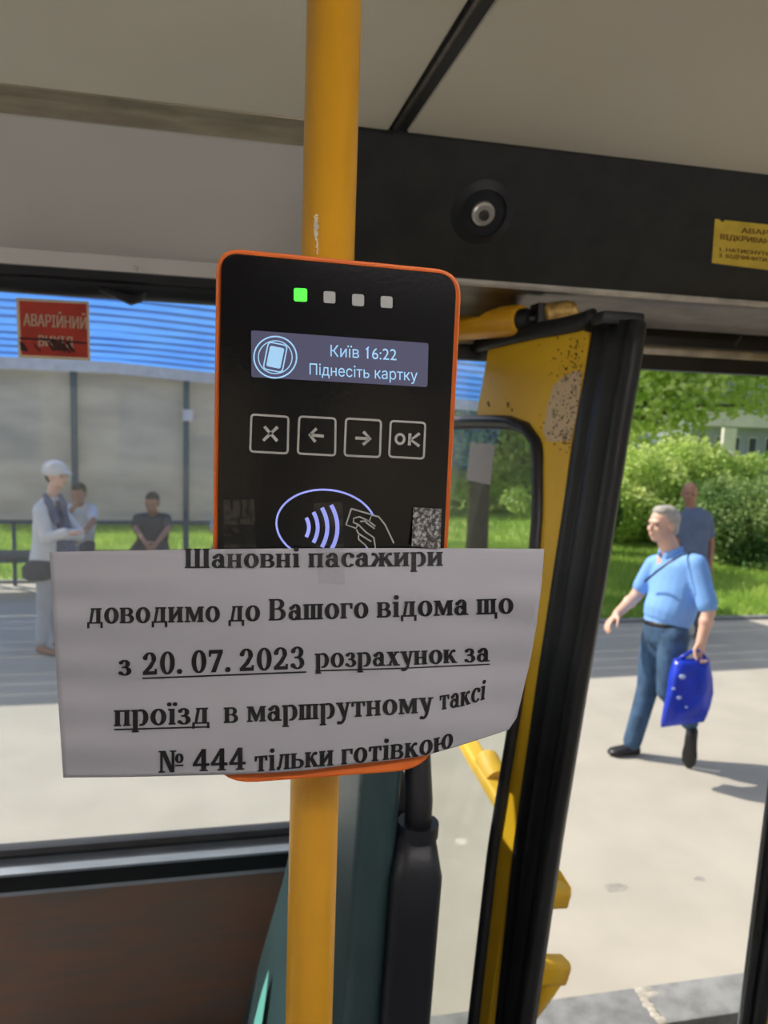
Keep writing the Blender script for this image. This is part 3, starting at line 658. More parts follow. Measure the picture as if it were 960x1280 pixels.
# the bag he holds
bagd = D-.30
def bq(x, y, dd=0): return atD(x, y, bagd+dd)
bag = empty('plastic_bag', bq(858, 905), 'crumpled blue plastic bag with pale print, hanging from the walking man’s hand', 'bag')
b_ = B(); rings = []
prof = [(823, 842, 887, .03), (832, 839, 888, .055), (848, 835, 891, .075), (866, 833, 892, .085), (884, 829, 888, .085), (898, 826, 884, .07), (906, 826, 880, .04)]
rr = random.Random(5)
for y, xa, xb, th in prof:
    rg_ = []
    for t in range(24):
        a = t*2*pi/24; cx, hx = (xa+xb)/2, (xb-xa)/2; sx = cos(a); 
        sx = math.copysign(abs(sx)**.7, sx); rip = 1+.22*sin(5*a+y*.3)+.16*rr.uniform(-1, 1)
        yy = y + (3.5 if sx < 0 else -3.5)*abs(sx)*(1 if y > 890 else 0)
        rg_.append(bq(cx+hx*sx, yy, -th*sin(a)*rip))
    rings.append(rg_)
ring_loft(b_, rings); part('bag_body', b_, M['bag'], bag, 'all')
b_ = B(); tube(b_, [bq(845, 826, -.02), bq(860, 817, -.02), bq(870, 812, 0), bq(877, 816, .02), bq(884, 827, .02)], .012, 8); part('handle', b_, M['bag'], bag, 'all')
for (x, y, r_) in ((853, 846, .020), (842, 861, .012), (849, 872, .015), (858, 884, .010)):
    b_ = B(); ellipsoid(b_, bq(x, y, -.088), r_, r_*.35, r_*.7, (rt, -fwd, up), 12); part('print', b_, M['bagprint'], bag, True)

def figure(label, base, group, J, mats, s=1.0, voxel=.012, fd=None, latv=None, hair=True, sleeves=.55, legs=True, name='person'):
    """a further person; J holds the joints"""
    t = empty(name, base, label, 'person', group)
    b_ = B(); q, A = head(b_, J['head'], fd, J.get('hup', UPV), s, J['neck'], .05)
    tor = J['torso']; torso(b_, [(c, a*.82, b*.82) for c, a, b in tor], latv)
    for k in ('L', 'R'):
        sh_, el_, wr_ = J['arm'+k]; limb(b_, [sh_, el_, wr_], [.048*s, .038*s, .027*s])
        hand(b_, wr_, J.get('hd'+k, (V(wr_)-V(el_))), J.get('hn', UPV*-1), J.get('ht'+k, fd), .5, s)
        if legs: hp, kn, an = J['leg'+k]; limb(b_, [hp, kn, an], [.075*s, .05*s, .033*s])
    fuse('body', b_, voxel*.7, mats['skin'], t, 2); face_bits(q, A, s, t)
    if hair:
        b_ = B(); ellipsoid(b_, q(0, -.028, .042), .082*s, .094*s, .088*s, A, 18); ellipsoid(b_, q(0, -.055, -.0), .074*s, .055*s, .07*s, A, 14); ellipsoid(b_, q(0, .02, .09), .06*s, .06*s, .036*s, A, 12)
        fuse('hair', b_, .011, mats['hair'], t, 2)
    b_ = B(); torso(b_, tor, latv)
    for k in ('L', 'R'):
        sh_, el_, wr_ = J['arm'+k]
        if sleeves <= 1: limb(b_, [sh_, lerp(sh_, el_, sleeves*.5), lerp(sh_, el_, sleeves)], [.07*s, .064*s, .060*s])
        else: limb(b_, [sh_, el_, lerp(el_, wr_, .85)], [.075*s, .066*s, .052*s])
        limb(b_, [tor[1][0], sh_], [.07*s, .068*s])
    fuse('shirt', b_, voxel, mats['shirt'], t, 2)
    if legs:
        b_ = B(); torso(b_, [(tor[-1][0], tor[-1][1]*.98, tor[-1][2]*.98), (lerp(J['legL'][0], J['legR'][0], .5), .155*s, .12*s)], latv)
        kk = J.get('pant', .93)
        for k in ('L', 'R'):
            hp, kn, an = J['leg'+k]; end = lerp(kn, an, kk)
            limb(b_, [hp, kn, end], [.09*s, .066*s, .055*s] if kk > .2 else [.095*s, .075*s, .070*s])
        fuse('trousers', b_, voxel, mats['legs'], t, 2)
        for k in ('L', 'R'):
            an = V(J['leg'+k][2]); foot = J.get('foot', fd); foot = V((foot.x, foot.y, 0)).normalized()
            shoe('shoe', V((an.x, an.y, .01)), V((an.x, an.y, .01))+foot*.17*s, mats['shoe'], t, s)
    return t, q, A

# ---- man in the grey-blue polo behind him, on the lawn edge
d2 = 8.0
def aq(x, y, dd=0.0): return atD(x, y, d2+dd)
fd = (tocam*.8+toL*.25).normalized(); lt = UPV.cross(fd).normalized()
sgn = 1 if lt.dot(rt) > 0 else -1
g2 = aq(866, 700); gz = 0.0
figure('man in a grey-blue polo shirt standing behind the walking man', (g2.x, g2.y, 0), None, {
    'head': aq(862, 617), 'neck': aq(864, 634), 'hup': UPV,
    'torso': [(aq(865, 637), .09, .07), (aq(867, 643), .17, .10), (aq(867, 665), .155, .115), (aq(866, 690), .145, .12), (aq(866, 706), .15, .12)],
    'armL': (aq(883, 649, 0), aq(889, 680, .02), aq(887, 708, -.06)), 'armR': (aq(851, 649, 0), aq(846, 680, .02), aq(847, 706, -.06)),
    'legL': (aq(873, 712), V((aq(875, 760).x, aq(875, 760).y, .47)), V((aq(876, 760).x, aq(876, 760).y, .09))),
    'legR': (aq(858, 712), V((aq(857, 760).x, aq(857, 760).y, .47)), V((aq(857, 760).x, aq(857, 760).y, .09)))},
    {'skin': M['skin_tan'], 'hair': M['hair_dark'], 'shirt': M['polo'], 'legs': M['khaki'], 'shoe': M['black']}, 1.0, .014, fd, lt, False, .6)

# ---- far person in white beyond the bushes
d3 = 18.0
def cq(x, y, dd=0.0): return atD(x, y, d3+dd)
g3 = cq(906, 600); lt3 = rt.copy(); lt3.z = 0; lt3.normalize(); fd3 = V((-lt3.y, lt3.x, 0))*-1
sc = 1.0
def zz(x, z): g = cq(x, 600); return V((g.x, g.y, z))
H0 = cq(908, 571).z
figure('distant person in white, only head and shoulders above the bushes', (g3.x, g3.y, 0), None, {
    'head': zz(909, H0), 'neck': zz(908, H0-.15), 'torso': [(zz(907, H0-.19), .09, .07), (zz(907, H0-.25), .19, .10), (zz(906, H0-.45), .18, .12), (zz(906, H0-.68), .17, .12)],
    'armL': (zz(914, H0-.28), zz(915, H0-.55), zz(912, H0-.75)), 'armR': (zz(899, H0-.28), zz(896, H0-.55), zz(899, H0-.75)),
    'legL': (zz(909, H0-.72), zz(909, .5), zz(909, .08)), 'legR': (zz(903, H0-.72), zz(903, .5), zz(903, .08))},
    {'skin': M['skin'], 'hair': M['white_cloth'], 'shirt': M['white_cloth'], 'legs': M['khaki'], 'shoe': M['black']}, 1.0, .018, fd3, lt3, True, .8)

# ---- woman in the white cap
gW = atZ(55, 814, 0); dW = depth(gW)
def wq(x, y, dd=0.0): return atD(x, y, dW+dd)
fdw = (-toL*.95+tocam*.30).normalized(); ltw = UPV.cross(fdw).normalized()
nearw = ltw if ltw.dot(tocam) > 0 else -ltw
N = -.15; K = .15
wo_, q, A = figure('woman in a white cap and open white shirt standing with arms crossed before the shelter', (gW.x, gW.y, 0), None, {
    'head': wq(71, 595), 'neck': wq(65, 620),
    'torso': [(wq(64, 624), .08, .07), (wq(62, 632), .15, .10), (wq(63, 655), .165, .125), (wq(62, 680), .155, .135), (wq(60, 702), .17, .145)],
    'armL': (wq(51, 640, N), wq(59, 672, N-.08), wq(84, 666, N-.10)), 'armR': (wq(74, 640, K), wq(97, 668, K-.05), wq(80, 668, N-.06)),
    'hdL': (-toL*.7-UPV*.1+fwd*.5), 'hdR': toL*.8+fwd*.3, 'hn': -tocam,
    'legL': (wq(58, 712, N*.5), wq(55, 762, -.06), wq(52, 803, -.08)), 'legR': (wq(66, 712, K*.5), wq(70, 762, .08), wq(73, 800, .10)), 'pant': .96},
    {'skin': M['skin'], 'hair': M['hair_dark'], 'shirt': M['white_cloth'], 'legs': M['grey_cloth'], 'shoe': M['skin_tan']}, .97, .012, fdw, ltw, True, 1.5)
b_ = B(); ellipsoid(b_, q(0, -.022, .060), .098, .115, .085, A, 20)
pts = []
for sgn_ in (1,):
    rings = []
    for k in range(7):
        t = k/6; w_ = .072*(1-t**3*.6)
        rings.append([q(w_*cos(a*2*pi/14), .06+.10*t+.0*sin(a), .055-.02*t-.015*abs(cos(a*2*pi/14))+.006*sin(a*2*pi/14)) for a in range(14)])
    ring_loft(b_, rings)
fuse('cap', b_, .008, M['white_cloth'], wo_, 2, 'white peaked cap')
b_ = B(); torso(b_, [(wq(70, 628), .05, .05), (wq(74, 645, -.02), .07, .08), (wq(79, 665, -.02), .075, .09), (wq(80, 690, -.0), .10, .10)], ltw); fuse('inner_top', b_, .012, M['navy_cloth'], wo_, 2, 'slate blue patterned top under the open shirt')
b_ = B(); tube(b_, [wq(56, 618, -.04), wq(60, 627, -.10), wq(66, 640, -.14), wq(72, 655, -.16)], [.02, .035, .04, .03], 10); tube(b_, [wq(75, 618, -.02), wq(80, 630, -.08), wq(82, 650, -.10)], [.02, .03, .02], 10); fuse('scarf', b_, .010, M['navy_cloth'], wo_, 2)
b_ = B(); torso(b_, [(wq(50, 703, -.14), .10, .05), (wq(47, 712, -.16), .14, .07), (wq(46, 722, -.16), .13, .06)], V((rt.x, rt.y, 0)).normalized()); fuse('waist_bag', b_, .014, M['dark_cloth'], wo_, 2, 'dark bag at her hip')

# ---- seated people on the shelter bench
def seated(label, px, py, scn, mats, lean, hand_up, tilt=0.0):
    d0 = depth(atY(px, py, 9.15))
    def s_(x, y, dd=0.0): return atD(px+x*scn, py+y*scn, d0+dd)
    fds = (tocam*.95).normalized(); lts = UPV.cross(fds).normalized(); rr_ = V((rt.x, rt.y, 0)).normalized()
    L_, R_ = (1, -1) if lts.dot(rr_) > 0 else (-1, 1)
    hipc = atY(px, 688, 9.18); hipc.z = .60
    fwdv = V((0, -1, 0))
    hp = lambda k: hipc+rr_*.10*k; kn = lambda k: hipc+rr_*.17*k+fwdv*.42+UPV*-.06; an = lambda k: V((hipc.x+.15*k, hipc.y-.44, .09))
    el = lambda k: s_(21*k+tilt, 33, -.22); 
    wr = {1: s_(6, 52, -.42), -1: s_(-8, 52, -.42)}
    if hand_up: el = lambda k: s_(19*k, 36, -.30); wr[hand_up] = s_(5*hand_up, 17, -.28)
    J = {'head': s_(0, 2, -.20), 'neck': s_(1, 15, -.12),
         'torso': [(s_(1, 18, -.10), .09, .07), (s_(1, 20, -.08), .19, .10), (s_(1, 40, -.05), .185, .12), (lerp(s_(1, 52, -.0), hipc, .5), .17, .13), (hipc, .17, .13)],
         'armL': (s_(17*L_, 22, -.08), el(L_), wr[L_]), 'armR': (s_(17*R_, 22, -.08), el(R_), wr[R_]), 'ht'+'L': UPV, 'htR': UPV, 'hn': fwdv*-1,
         'legL': (hp(L_), kn(L_), an(L_)), 'legR': (hp(R_), kn(R_), an(R_)), 'pant': .12, 'foot': fwdv}
    return figure(label, (hipc.x, hipc.y, 0), None, J, mats, .98, .014, (fds-UPV*.25).normalized(), lts, True, .75)
seated('man in a dark t-shirt hunched forward on the shelter bench, hands together', 190, 627, 1.0, {'skin': M['skin_tan'], 'hair': M['hair_dark'], 'shirt': M['dark_cloth'], 'legs': M['dark_cloth'], 'shoe': M['white_cloth']}, 0, 0)
seated('dark-haired person in a white t-shirt sitting behind the woman in the white cap', 98, 616, .98, {'skin': M['skin_tan'], 'hair': M['hair_dark'], 'shirt': M['white_cloth'], 'legs': M['dark_cloth'], 'shoe': M['black']}, 0, -1)
seated('person in pale clothes on the shelter bench, almost wholly hidden behind the card reader', 287, 630, .98, {'skin': M['skin'], 'hair': M['hair_dark'], 'shirt': M['grey_cloth'], 'legs': M['khaki'], 'shoe': M['black']}, 0, 0)
# ================================================================== THE BUS
FLOOR = 0.62
b_ = B(); box(b_, (-3.6, -1.0, FLOOR-.06), (0.25, 1.52, FLOOR)); box(b_, (0.25, -1.0, FLOOR-.06), (2.6, 0.75, FLOOR)); box(b_, (0.25, .75, .30), (2.6, 1.50, .36)); box(b_, (.25, .72, .36), (2.6, .75, FLOOR))
tag(part('floor', b_, mat('grey_vinyl_floor', (.16, .16, .165), .6, var=.2, vscale=40)), 'grey vinyl bus floor with a step well at the door', None, None, 'structure')
# ceiling of panels with a dark joint strip
ceil = empty('ceiling', (0, 0, 2.62), 'cream-grey panelled bus ceiling', None, None, 'structure')
CZ = 2.562
jx0, jx1 = 0.247, 0.262
b_ = B(); box(b_, (-3.6, -1.0, CZ), (jx0-.006, 1.145, CZ+.04), .003); part('panel', b_, M['ceil'], ceil)
b_ = B(); box(b_, (jx1+.006, -1.0, CZ), (2.6, 1.145, CZ+.04), .003); part('panel', b_, M['ceil'], ceil)
b_ = B(); box(b_, (jx0-.012, -1.0, CZ+.004), (jx1+.012, 1.145, CZ+.04)); part('joint', b_, M['rubber'], ceil)
b_ = B(); box(b_, (jx0-.002, -1.0, CZ-.004), (jx0+.004, 1.145, CZ+.006), .002); part('joint_strip', b_, M['metal'], ceil)
# slanted lining over the window (cove), from the ceiling down to the window head
wb = empty('wall_back', (0, 1.5, FLOOR), 'window side wall of the bus', None, None, 'structure')
JX = 0.185                                   # where lining gives way to the door header
def strip(name, pts, x0, x1, m_, parent, th=.012, smooth=False):
    """a profile in y,z drawn along x"""
    b_ = B(); ring_loft(b_, [[(x, y, z) for y, z in pts] for x in (x0, x1)]); return part(name, b_, m_, parent, smooth)
strip('lining', [(1.165, 2.545), (1.485, 2.412), (1.52, 2.405), (1.52, 2.43), (1.17, 2.60)], -3.6, .33, M['cove'], wb)
strip('lining_lip', [(1.472, 2.418), (1.478, 2.392), (1.53, 2.388), (1.53, 2.418)], -3.6, .33, M['cove'], wb)
for px in (170,):
    p = atY(px, 335, 1.475); b_ = B(); ellipsoid(b_, p, .0045, .004, .0045, seg=10); part('screw', b_, M['chrome'], wb, True)
t1 = strip('trim_1', [(1.135, 2.60), (1.138, 2.560), (1.150, 2.552), (1.175, 2.538), (1.19, 2.545), (1.19, 2.60)], -3.6, JX, M['trim'], None)
tag(t1, 'bronze-tinted metal trim where the ceiling meets the grey lining', None, None, 'structure')
# wall under the window, with the laminate
WB = 1.262
b_ = B(); box(b_, (-3.6, 1.50, .3), (0.30, 1.56, WB-.04)); part('lower_panel', b_, M['brown'], wb)
strip('lower_bead', [(1.488, WB-.040), (1.486, WB-.048), (1.50, WB-.052), (1.505, WB-.036)], -3.6, .30, M['sill'], wb)
strip('lower_rubber', [(1.482, WB-.004), (1.484, WB-.038), (1.53, WB-.04), (1.53, WB-.0)], -3.6, .30, M['rubber'], wb)
strip('sill', [(1.478, WB-.003), (1.478, WB+.002), (1.535, WB+.018), (1.535, WB-.003)], -3.6, .30, M['sill'], wb)
b_ = B(); box(b_, (0.27, 1.40, .3), (0.33, 1.60, 2.62), .006); part('door_pillar', b_, M['rubber'], wb)
# window
win = empty('window_1', (-1, 1.52, WB), 'large bus side window looking onto the bus shelter', None, None, 'structure')
b_ = B(); box(b_, (-3.6, 1.522, WB), (0.28, 1.527, 2.40)); part('pane', b_, M['glass'], win)
strip('gasket', [(1.484, 2.394), (1.488, 2.378), (1.500, 2.374), (1.503, 2.360), (1.515, 2.350), (1.535, 2.350), (1.535, 2.394)], -3.6, .28, M['rubber'], win, smooth=True)
strip('gasket', [(1.515, WB+.012), (1.505, WB+.024), (1.512, WB+.032), (1.535, WB+.034), (1.535, WB+.012)], -3.6, .28, M['rubber_shiny'], win, smooth=True)
p = atY(160, 372, 1.498)
b_ = B(); tube(b_, [p+V((-.05, 0, .012)), p+V((-.02, 0, .004)), p+V((0.006, 0, -.004)), p+V((.02, 0, .0)), p+V((.03, 0, .012))], [.004, .007, .010, .008, .004], 8); part('gasket_bump', b_, M['rubber'], win, True)
# red emergency exit sticker on the window
sp = lambda x, y, e=0.0: atY(x, y, 1.5205-e)
st = empty('exit_sticker', sp(68, 450), 'square red emergency exit sticker on the bus window with cream lettering', 'sticker')
c4 = [(20, 372), (111, 377), (113, 451), (23, 447)]
b_ = B(); hexa(b_, [sp(x, y) for x, y in c4], [sp(x, y)+V((0, .0012, 0)) for x, y in c4]); part('border', b_, M['cream'], st)
c4 = [(24, 376), (108, 380), (110, 447), (27, 443.5)]
b_ = B(); hexa(b_, [sp(x, y, .0008) for x, y in c4], [sp(x, y, -.0001) for x, y in c4]); part('red_field', b_, M['red'], st)
text_mesh('lettering', 'АВАРІЙНИЙ', (29, 407), (108, 411.5), 15.5, lambda x, y: sp(x, y, .0013), M['cream'], st)
text_mesh('lettering', 'АВАРІЙНИЙ', (29.8, 407), (108.5, 411.5), 15.5, lambda x, y: sp(x, y, .0014), M['cream'], st)
text_mesh('lettering', 'ВИХІД', (48, 432.5), (91, 434.5), 13.5, lambda x, y: sp(x, y, .0013), M['cream'], st)
text_mesh('lettering', 'ВИХІД', (48.8, 432.5), (91.8, 434.5), 13.5, lambda x, y: sp(x, y, .0014), M['cream'], st)
rs = random.Random(9); pol = [[(24.5, 421.5), (60, 423), (109, 428), (109, 430), (60, 426), (24.5, 424)], [(24.5, 426), (30, 429), (35, 437), (34, 440), (26, 438)], [(40, 428), (43, 430), (52, 439), (50, 440), (44, 434)]]
for k in range(9):
    x = 58+3.2*k+rs.uniform(-1, 1); y = 426+rs.uniform(0, 3); pol.append([(x, y), (x+3, y), (x+12, y+12+rs.uniform(-2, 3)), (x+8, y+12)])
pol = [[(min(x, 109), min(y, 445)) for x, y in p_] for p_ in pol]
print_mesh('scuff', pol, lambda x, y: sp(x, y, .0017), M['grime'], st)

# ---- black header over the door
hd = empty('door_header_panel', (.7, 1.2, 2.5), 'black board over the bus door, with a round recessed lock', 'panel')
hp0, hp1 = V((0, 1.150, 2.560)), V((0, 1.265, 2.385))
def hY(px, py, e=0.0):
    """point on the slanted board"""
    n_ = V((0, (hp1-hp0).z, -(hp1-hp0).y)).normalized(); n_ = n_ if n_.y < 0 else -n_
    r = ray(px, py); k = (hp0-EYE).dot(n_)/r.dot(n_); return EYE+r*k + n_*e
strip('board', [(1.146, 2.60), (1.146, 2.564), (1.150, 2.560), (1.265, 2.385), (1.270, 2.380), (1.30, 2.378), (1.32, 2.40), (1.2, 2.60)], JX, 2.6, M['header'], hd)
c = hY(603, 266); n_ = V((0, (hp1-hp0).z, -(hp1-hp0).y)).normalized(); n_ = n_ if n_.y < 0 else -n_
ux = V((1, 0, 0)); uy = n_.cross(ux).normalized()
def disc_ring(name, r_in, r_out, h0, h1, m_, parent, cc=c):
    b_ = B(); prof = [(r_in, h0), (r_in, h1), (r_out, h1*.4), (r_out+.004, h0)]
    ring_loft(b_, [[cc+(ux*cos(t*pi/24)+uy*sin(t*pi/24))*r+n_*h for r, h in prof] for t in range(48)], closed=True); return part(name, b_, m_, parent, True)
lk = disc_ring('lock_recess', .038, .047, 0, .006, M['rubber'], hd)
b_ = B(); tube(b_, [c-n_*.001, c+n_*.0012], [.040, .040], 32); part('lock_plate', b_, M['rubber'], hd)
b_ = B(); tube(b_, [c, c+n_*.007, c+n_*.010], [.0185, .0185, .015], 28); part('lock_cylinder', b_, M['chrome'], hd, True)
b_ = B(); tube(b_, [c+n_*.008, c+n_*.014, c+n_*.016], [.0085, .008, .006], 20); box(b_, (-.0012, -.006, .0155), (.0012, .006, .0172), 0, Matrix((( ux.x, uy.x, n_.x, c.x), (ux.y, uy.y, n_.y, c.y), (ux.z, uy.z, n_.z, c.z), (0, 0, 0, 1)))); part('key_slot', b_, M['metal'], hd, True)
# yellow sticker on the board
ys = empty('instruction_sticker', hY(900, 330), 'worn yellow instruction sticker with dark red lettering on the black header', 'sticker')
c4 = [(893.5, 273.5), (899, 274), (903, 278), (906, 275), (1032, 288), (1030, 346), (889.5, 328.5)]
b_ = B(); hexa(b_, [hY(x, y, .0010) for x, y in c4], [hY(x, y, 0) for x, y in c4]); part('label_field', b_, M['sticker'], ys)
fn = lambda x, y: hY(x, y, .0016)
for tx, a, b2, h in (('АВАРІЙНЕ', (926, 290.5), (992, 297), 6.5), ('ВІДКРИВАННЯ ДВЕРЕЙ', (900, 298.5), (1020, 310.5), 6.5), ('1. НАТИСНУТИ КНОПКУ', (899, 313.5), (1003, 323.5), 4.8), ('2. ВІДЧИНИТИ ДВЕРІ ВРУЧНУ', (898, 321), (1022, 333), 4.8)):
    text_mesh('lettering', tx, a, b2, h, fn, M['sticker_ink'], ys, .01)
    text_mesh('lettering', tx, (a[0]+.5, a[1]), (b2[0]+.5, b2[1]), h, lambda x, y: hY(x, y, .0017), M['sticker_ink'], ys, .01)

# ---- steel strip, rail and pelmet below the board
mr = empty('door_track', (.9, 1.42, 2.35), 'dull steel channel above the doorway with a pale strip below', 'rail')
strip('channel', [(1.270, 2.385), (1.275, 2.376), (1.33, 2.374), (1.38, 2.348), (1.388, 2.342), (1.46, 2.35), (1.46, 2.398)], .33, 2.6, M['metal'], mr, smooth=True)
strip('bead', [(1.264, 2.385), (1.262, 2.379), (1.268, 2.375), (1.275, 2.382)], .33, 2.6, M['dirtywhite'], mr)
b_ = B(); box(b_, (.33, 1.455, 2.318), (2.6, 1.53, 2.350)); part('slot', b_, M['rubber'], mr)
b_ = B(); box(b_, (.33, 1.49, 2.302), (2.6, 1.53, 2.34), .002); part('pale_strip', b_, M['dirtywhite'], mr)
b_ = B(); box(b_, (.33, 1.50, 2.272), (2.6, 1.54, 2.303)); part('rubber_strip', b_, M['rubber'], mr)
for px, py in ((838, 414), (752, 410)):
    p = atY(px, py, 1.489); b_ = B(); ellipsoid(b_, p, .005, .004, .005, seg=10); part('screw', b_, M['metal'], mr, True)
w_ = B(); tube(w_, [atY(957, 395, 1.40), atY(945, 402, 1.41), atY(930, 408, 1.42), atY(925, 420, 1.43), atY(917, 432, 1.44)], .0035, 8)
tag(part('wire', w_, M['wire'], None, True), 'short black wire hanging from the steel channel over the doorway', 'wire')

# ---- door shaft
sf = empty('door_shaft', atD(640, 395, 1.42), 'yellow horizontal door shaft with worn brass clamp above the open door leaf', 'door mechanism')
a0, a1 = atD(520, 413, 1.60), atD(652, 400, 1.38)
b_ = B(); tube(b_, [a0, a1-(a1-a0)*.03, a1], [.028, .028, .026], 28); part('cylinder', b_, M['pole'], sf, True)
dx = (a1-a0).normalized()
b_ = B(); tube(b_, [a1-dx*.002, a1+dx*.012, a1+dx*.02], [.020, .020, .014], 24); part('end_cap', b_, M['rubber'], sf, True)
b_ = B(); tube(b_, [a1+dx*.015, atD(690, 397, 1.37)], [.010, .010], 14); box(b_, (-.011, -.02, -.035), (.011, .02, .025), .003, Matrix.Translation(atD(674, 398, 1.37))); part('joint', b_, M['rubber'], sf, True)
c = atD(699, 391, 1.36); ax = (atD(718, 389, 1.36)-atD(680, 393, 1.36)).normalized()
b_ = B(); tube(b_, [c-ax*.028, c-ax*.024, c+ax*.018, c+ax*.020, c+ax*.027, c+ax*.030], [.015, .020, .020, .017, .017, .014], 12); part('clamp', b_, M['brass'], sf, True)
for px in (657, 690):
    b_ = B(); p0 = atD(px, 402, 1.37); p1 = atD(px, 424, 1.37); tube(b_, [p0, p1], .009 if px < 670 else .014, 12); part('pin', b_, M['rubber'], sf, True)

# ---- open door leaf.  Leaf surface: from the hinge (left, far) to the free edge (right, near)
dr = empty('door_1', atD(640, 1280, 1.3), 'open yellow bus door leaf with black rubber edge and large window', None, None, 'structure')
EH, EL = atD(752, 405, 1.17), atD(612, 1285, 1.20)          # the leaf side of the rubber edge
nh = (atD(560, 436, 1.68)-EH).normalized()                   # along the top, towards the hinge
ln = nh.cross(EH-EL).normalized(); ln = ln if ln.dot(tocam) > 0 else -ln
def lf(px, py, e=0.0):
    r = ray(px, py); k = (EH-EYE).dot(ln)/r.dot(ln); return EYE+r*k+ln*e
def slab(name, px, m_, e0, e1, parent=dr, smooth=False):
    b_ = B(); hexa(b_, [lf(x, y, e1) for x, y in px], [lf(x, y, e0) for x, y in px]); return part(name, b_, m_, parent, smooth)
# yellow sheet: top piece and the strip beside the window (an L, with a rounded inner corner)
def arcpx(cx, cy, rx, ry, a0, a1, n=8): return [(cx+rx*cos(radians(a0+(a1-a0)*i/n)), cy-ry*sin(radians(a0+(a1-a0)*i/n))) for i in range(n+1)]
inner = [(597, 524), (640, 524)] + arcpx(637, 566, 45, 42, 90, 0)[1:] + [(680, 640), (674, 720), (655, 860), (628, 1030), (596, 1290), (533, 1800)]
outer = [(555, 1800), (620, 1290), (645, 1050), (672, 860), (697, 700), (716, 560), (741, 412), (700, 419), (660, 427), (613, 437)]
b_ = B(); quadr = []
ii = inner; oo = [(613, 437), (640, 431), (665, 426), (690, 421), (712, 417), (728, 414), (736, 412.5), (739, 415), (740, 420), (735, 455), (722, 530), (716, 560), (706, 640), (697, 700), (672, 860), (645, 1050), (612, 1290), (549, 1800)]
import bisect
n_i, n_o = len(ii), len(oo)
def resample(P, n):
    d = [0]
    for a, b2 in zip(P, P[1:]): d.append(d[-1]+math.hypot(b2[0]-a[0], b2[1]-a[1]))
    out = []
    for i in range(n):
        t = d[-1]*i/(n-1); j = min(max(bisect.bisect(d, t)-1, 0), len(P)-2); k = (t-d[j])/(d[j+1]-d[j]+1e-9)
        out.append((P[j][0]+(P[j+1][0]-P[j][0])*k, P[j][1]+(P[j+1][1]-P[j][1])*k))
    return out
ri = resample(ii[:11], 24)+resample(ii[10:], 22)[1:]; ro = resample(oo[:12], 24)+resample(oo[11:], 22)[1:]
fr = [[b_.verts.new(lf(x, y, e)) for x, y in P] for P, e in ((ri, .004), (ro, .004), (ri, -.02), (ro, -.02))]
n = len(ri)
for i in range(n-1):
    b_.faces.new((fr[0][i], fr[0][i+1], fr[1][i+1], fr[1][i])); b_.faces.new((fr[2][i], fr[3][i], fr[3][i+1], fr[2][i+1]))
    b_.faces.new((fr[0][i], fr[2][i], fr[2][i+1], fr[0][i+1])); b_.faces.new((fr[1][i], fr[1][i+1], fr[3][i+1], fr[3][i]))
for i in (0, n-1): b_.faces.new((fr[0][i], fr[1][i], fr[3][i], fr[2][i]))
part('yellow_panel', b_, M['yellow'], dr)
# worn patch and rust spots, flat on the paint
wp = [(694, 484), (706, 472), (722, 464), (731, 466), (727, 500), (722, 530), (716, 552), (688, 553), (682, 540), (687, 510)]
print_mesh('worn_patch', [wp], lambda x, y: lf(x, y, .0048), mat('bare_primer', (.75, .56, .33), .6, col2=(.28, .18, .08), vscale=60, ramp=(.55, .72)), dr)
rs = random.Random(4); sp_ = []
for k in range(240):
    t = rs.random(); x = 735-abs(rs.gauss(0, 18))-t*14; y = 424+t*135+rs.gauss(0, 4)
    if y < 422: continue
    r = rs.uniform(.35, 1.15); sp_.append([(x+r*cos(a), y+r*sin(a)*1.2) for a in [i*pi/3 for i in range(6)]])
for x, y in ((613, 504), (614, 507), (638, 505), (638, 508), (643, 513), (680, 562)): sp_.append([(x+1.2*cos(a), y+2*sin(a)) for a in [i*pi/3 for i in range(6)]])
sp_ = [p_ for p_ in sp_ if all(x < 745-(y-400)*.17 for x, y in p_)]
o_ = print_mesh('rust_spots', sp_, lambda x, y: lf(x, y, .0052), mat('rust', (.09, .035, .012), .85), dr); o_['kind'] = 'stuff'
# window gasket: one swept rubber profile
gp = [(545, 528), (600, 526), (635, 526.5)]+arcpx(636, 567, 41, 40, 88, 0)[1:] + [(677, 640), (671, 720), (650, 890), (622, 1060), (596, 1290), (533, 1800)]
gp3 = [lf(x, y, .004) for x, y in resample(gp, 60)]
b_ = B(); tube(b_, gp3, .0105, 12, ry=.014, upv=ln); part('window_gasket', b_, M['rubber_shiny'], dr, 'all')
b_ = B(); tube(b_, [lf(x+ (-3 if y > 600 else 0), y+(5 if y < 560 else 0), -.006) for x, y in resample(gp, 60)], .008, 10, ry=.010, upv=ln); part('window_gasket_lip', b_, M['rubber'], dr, 'all')
gl = [(500, 533), (640, 533)]+arcpx(634, 567, 38, 36, 80, 0)+[(669, 720), (650, 880), (620, 1060), (592, 1290), (529, 1800), (300, 1800), (440, 900)]
slab('pane', gl, M['doorglass'], -.004, -.001)
# bare glass above the bar, behind the slanted paint edge
slab('pane', [(480, 528), (598, 524), (613, 438), (480, 455)], M['doorglass'], -.010, -.007)
# rubber along the top
tp = [(545, 445), (575, 437), (610, 430), (645, 421), (680, 413), (705, 409), (728, 404), (745, 398)]
b_ = B(); tube(b_, [lf(x, y, .006) for x, y in resample(tp, 24)], [.015]*24, 12, ry=.010, upv=ln); part('top_rubber', b_, M['rubber'], dr, 'all')
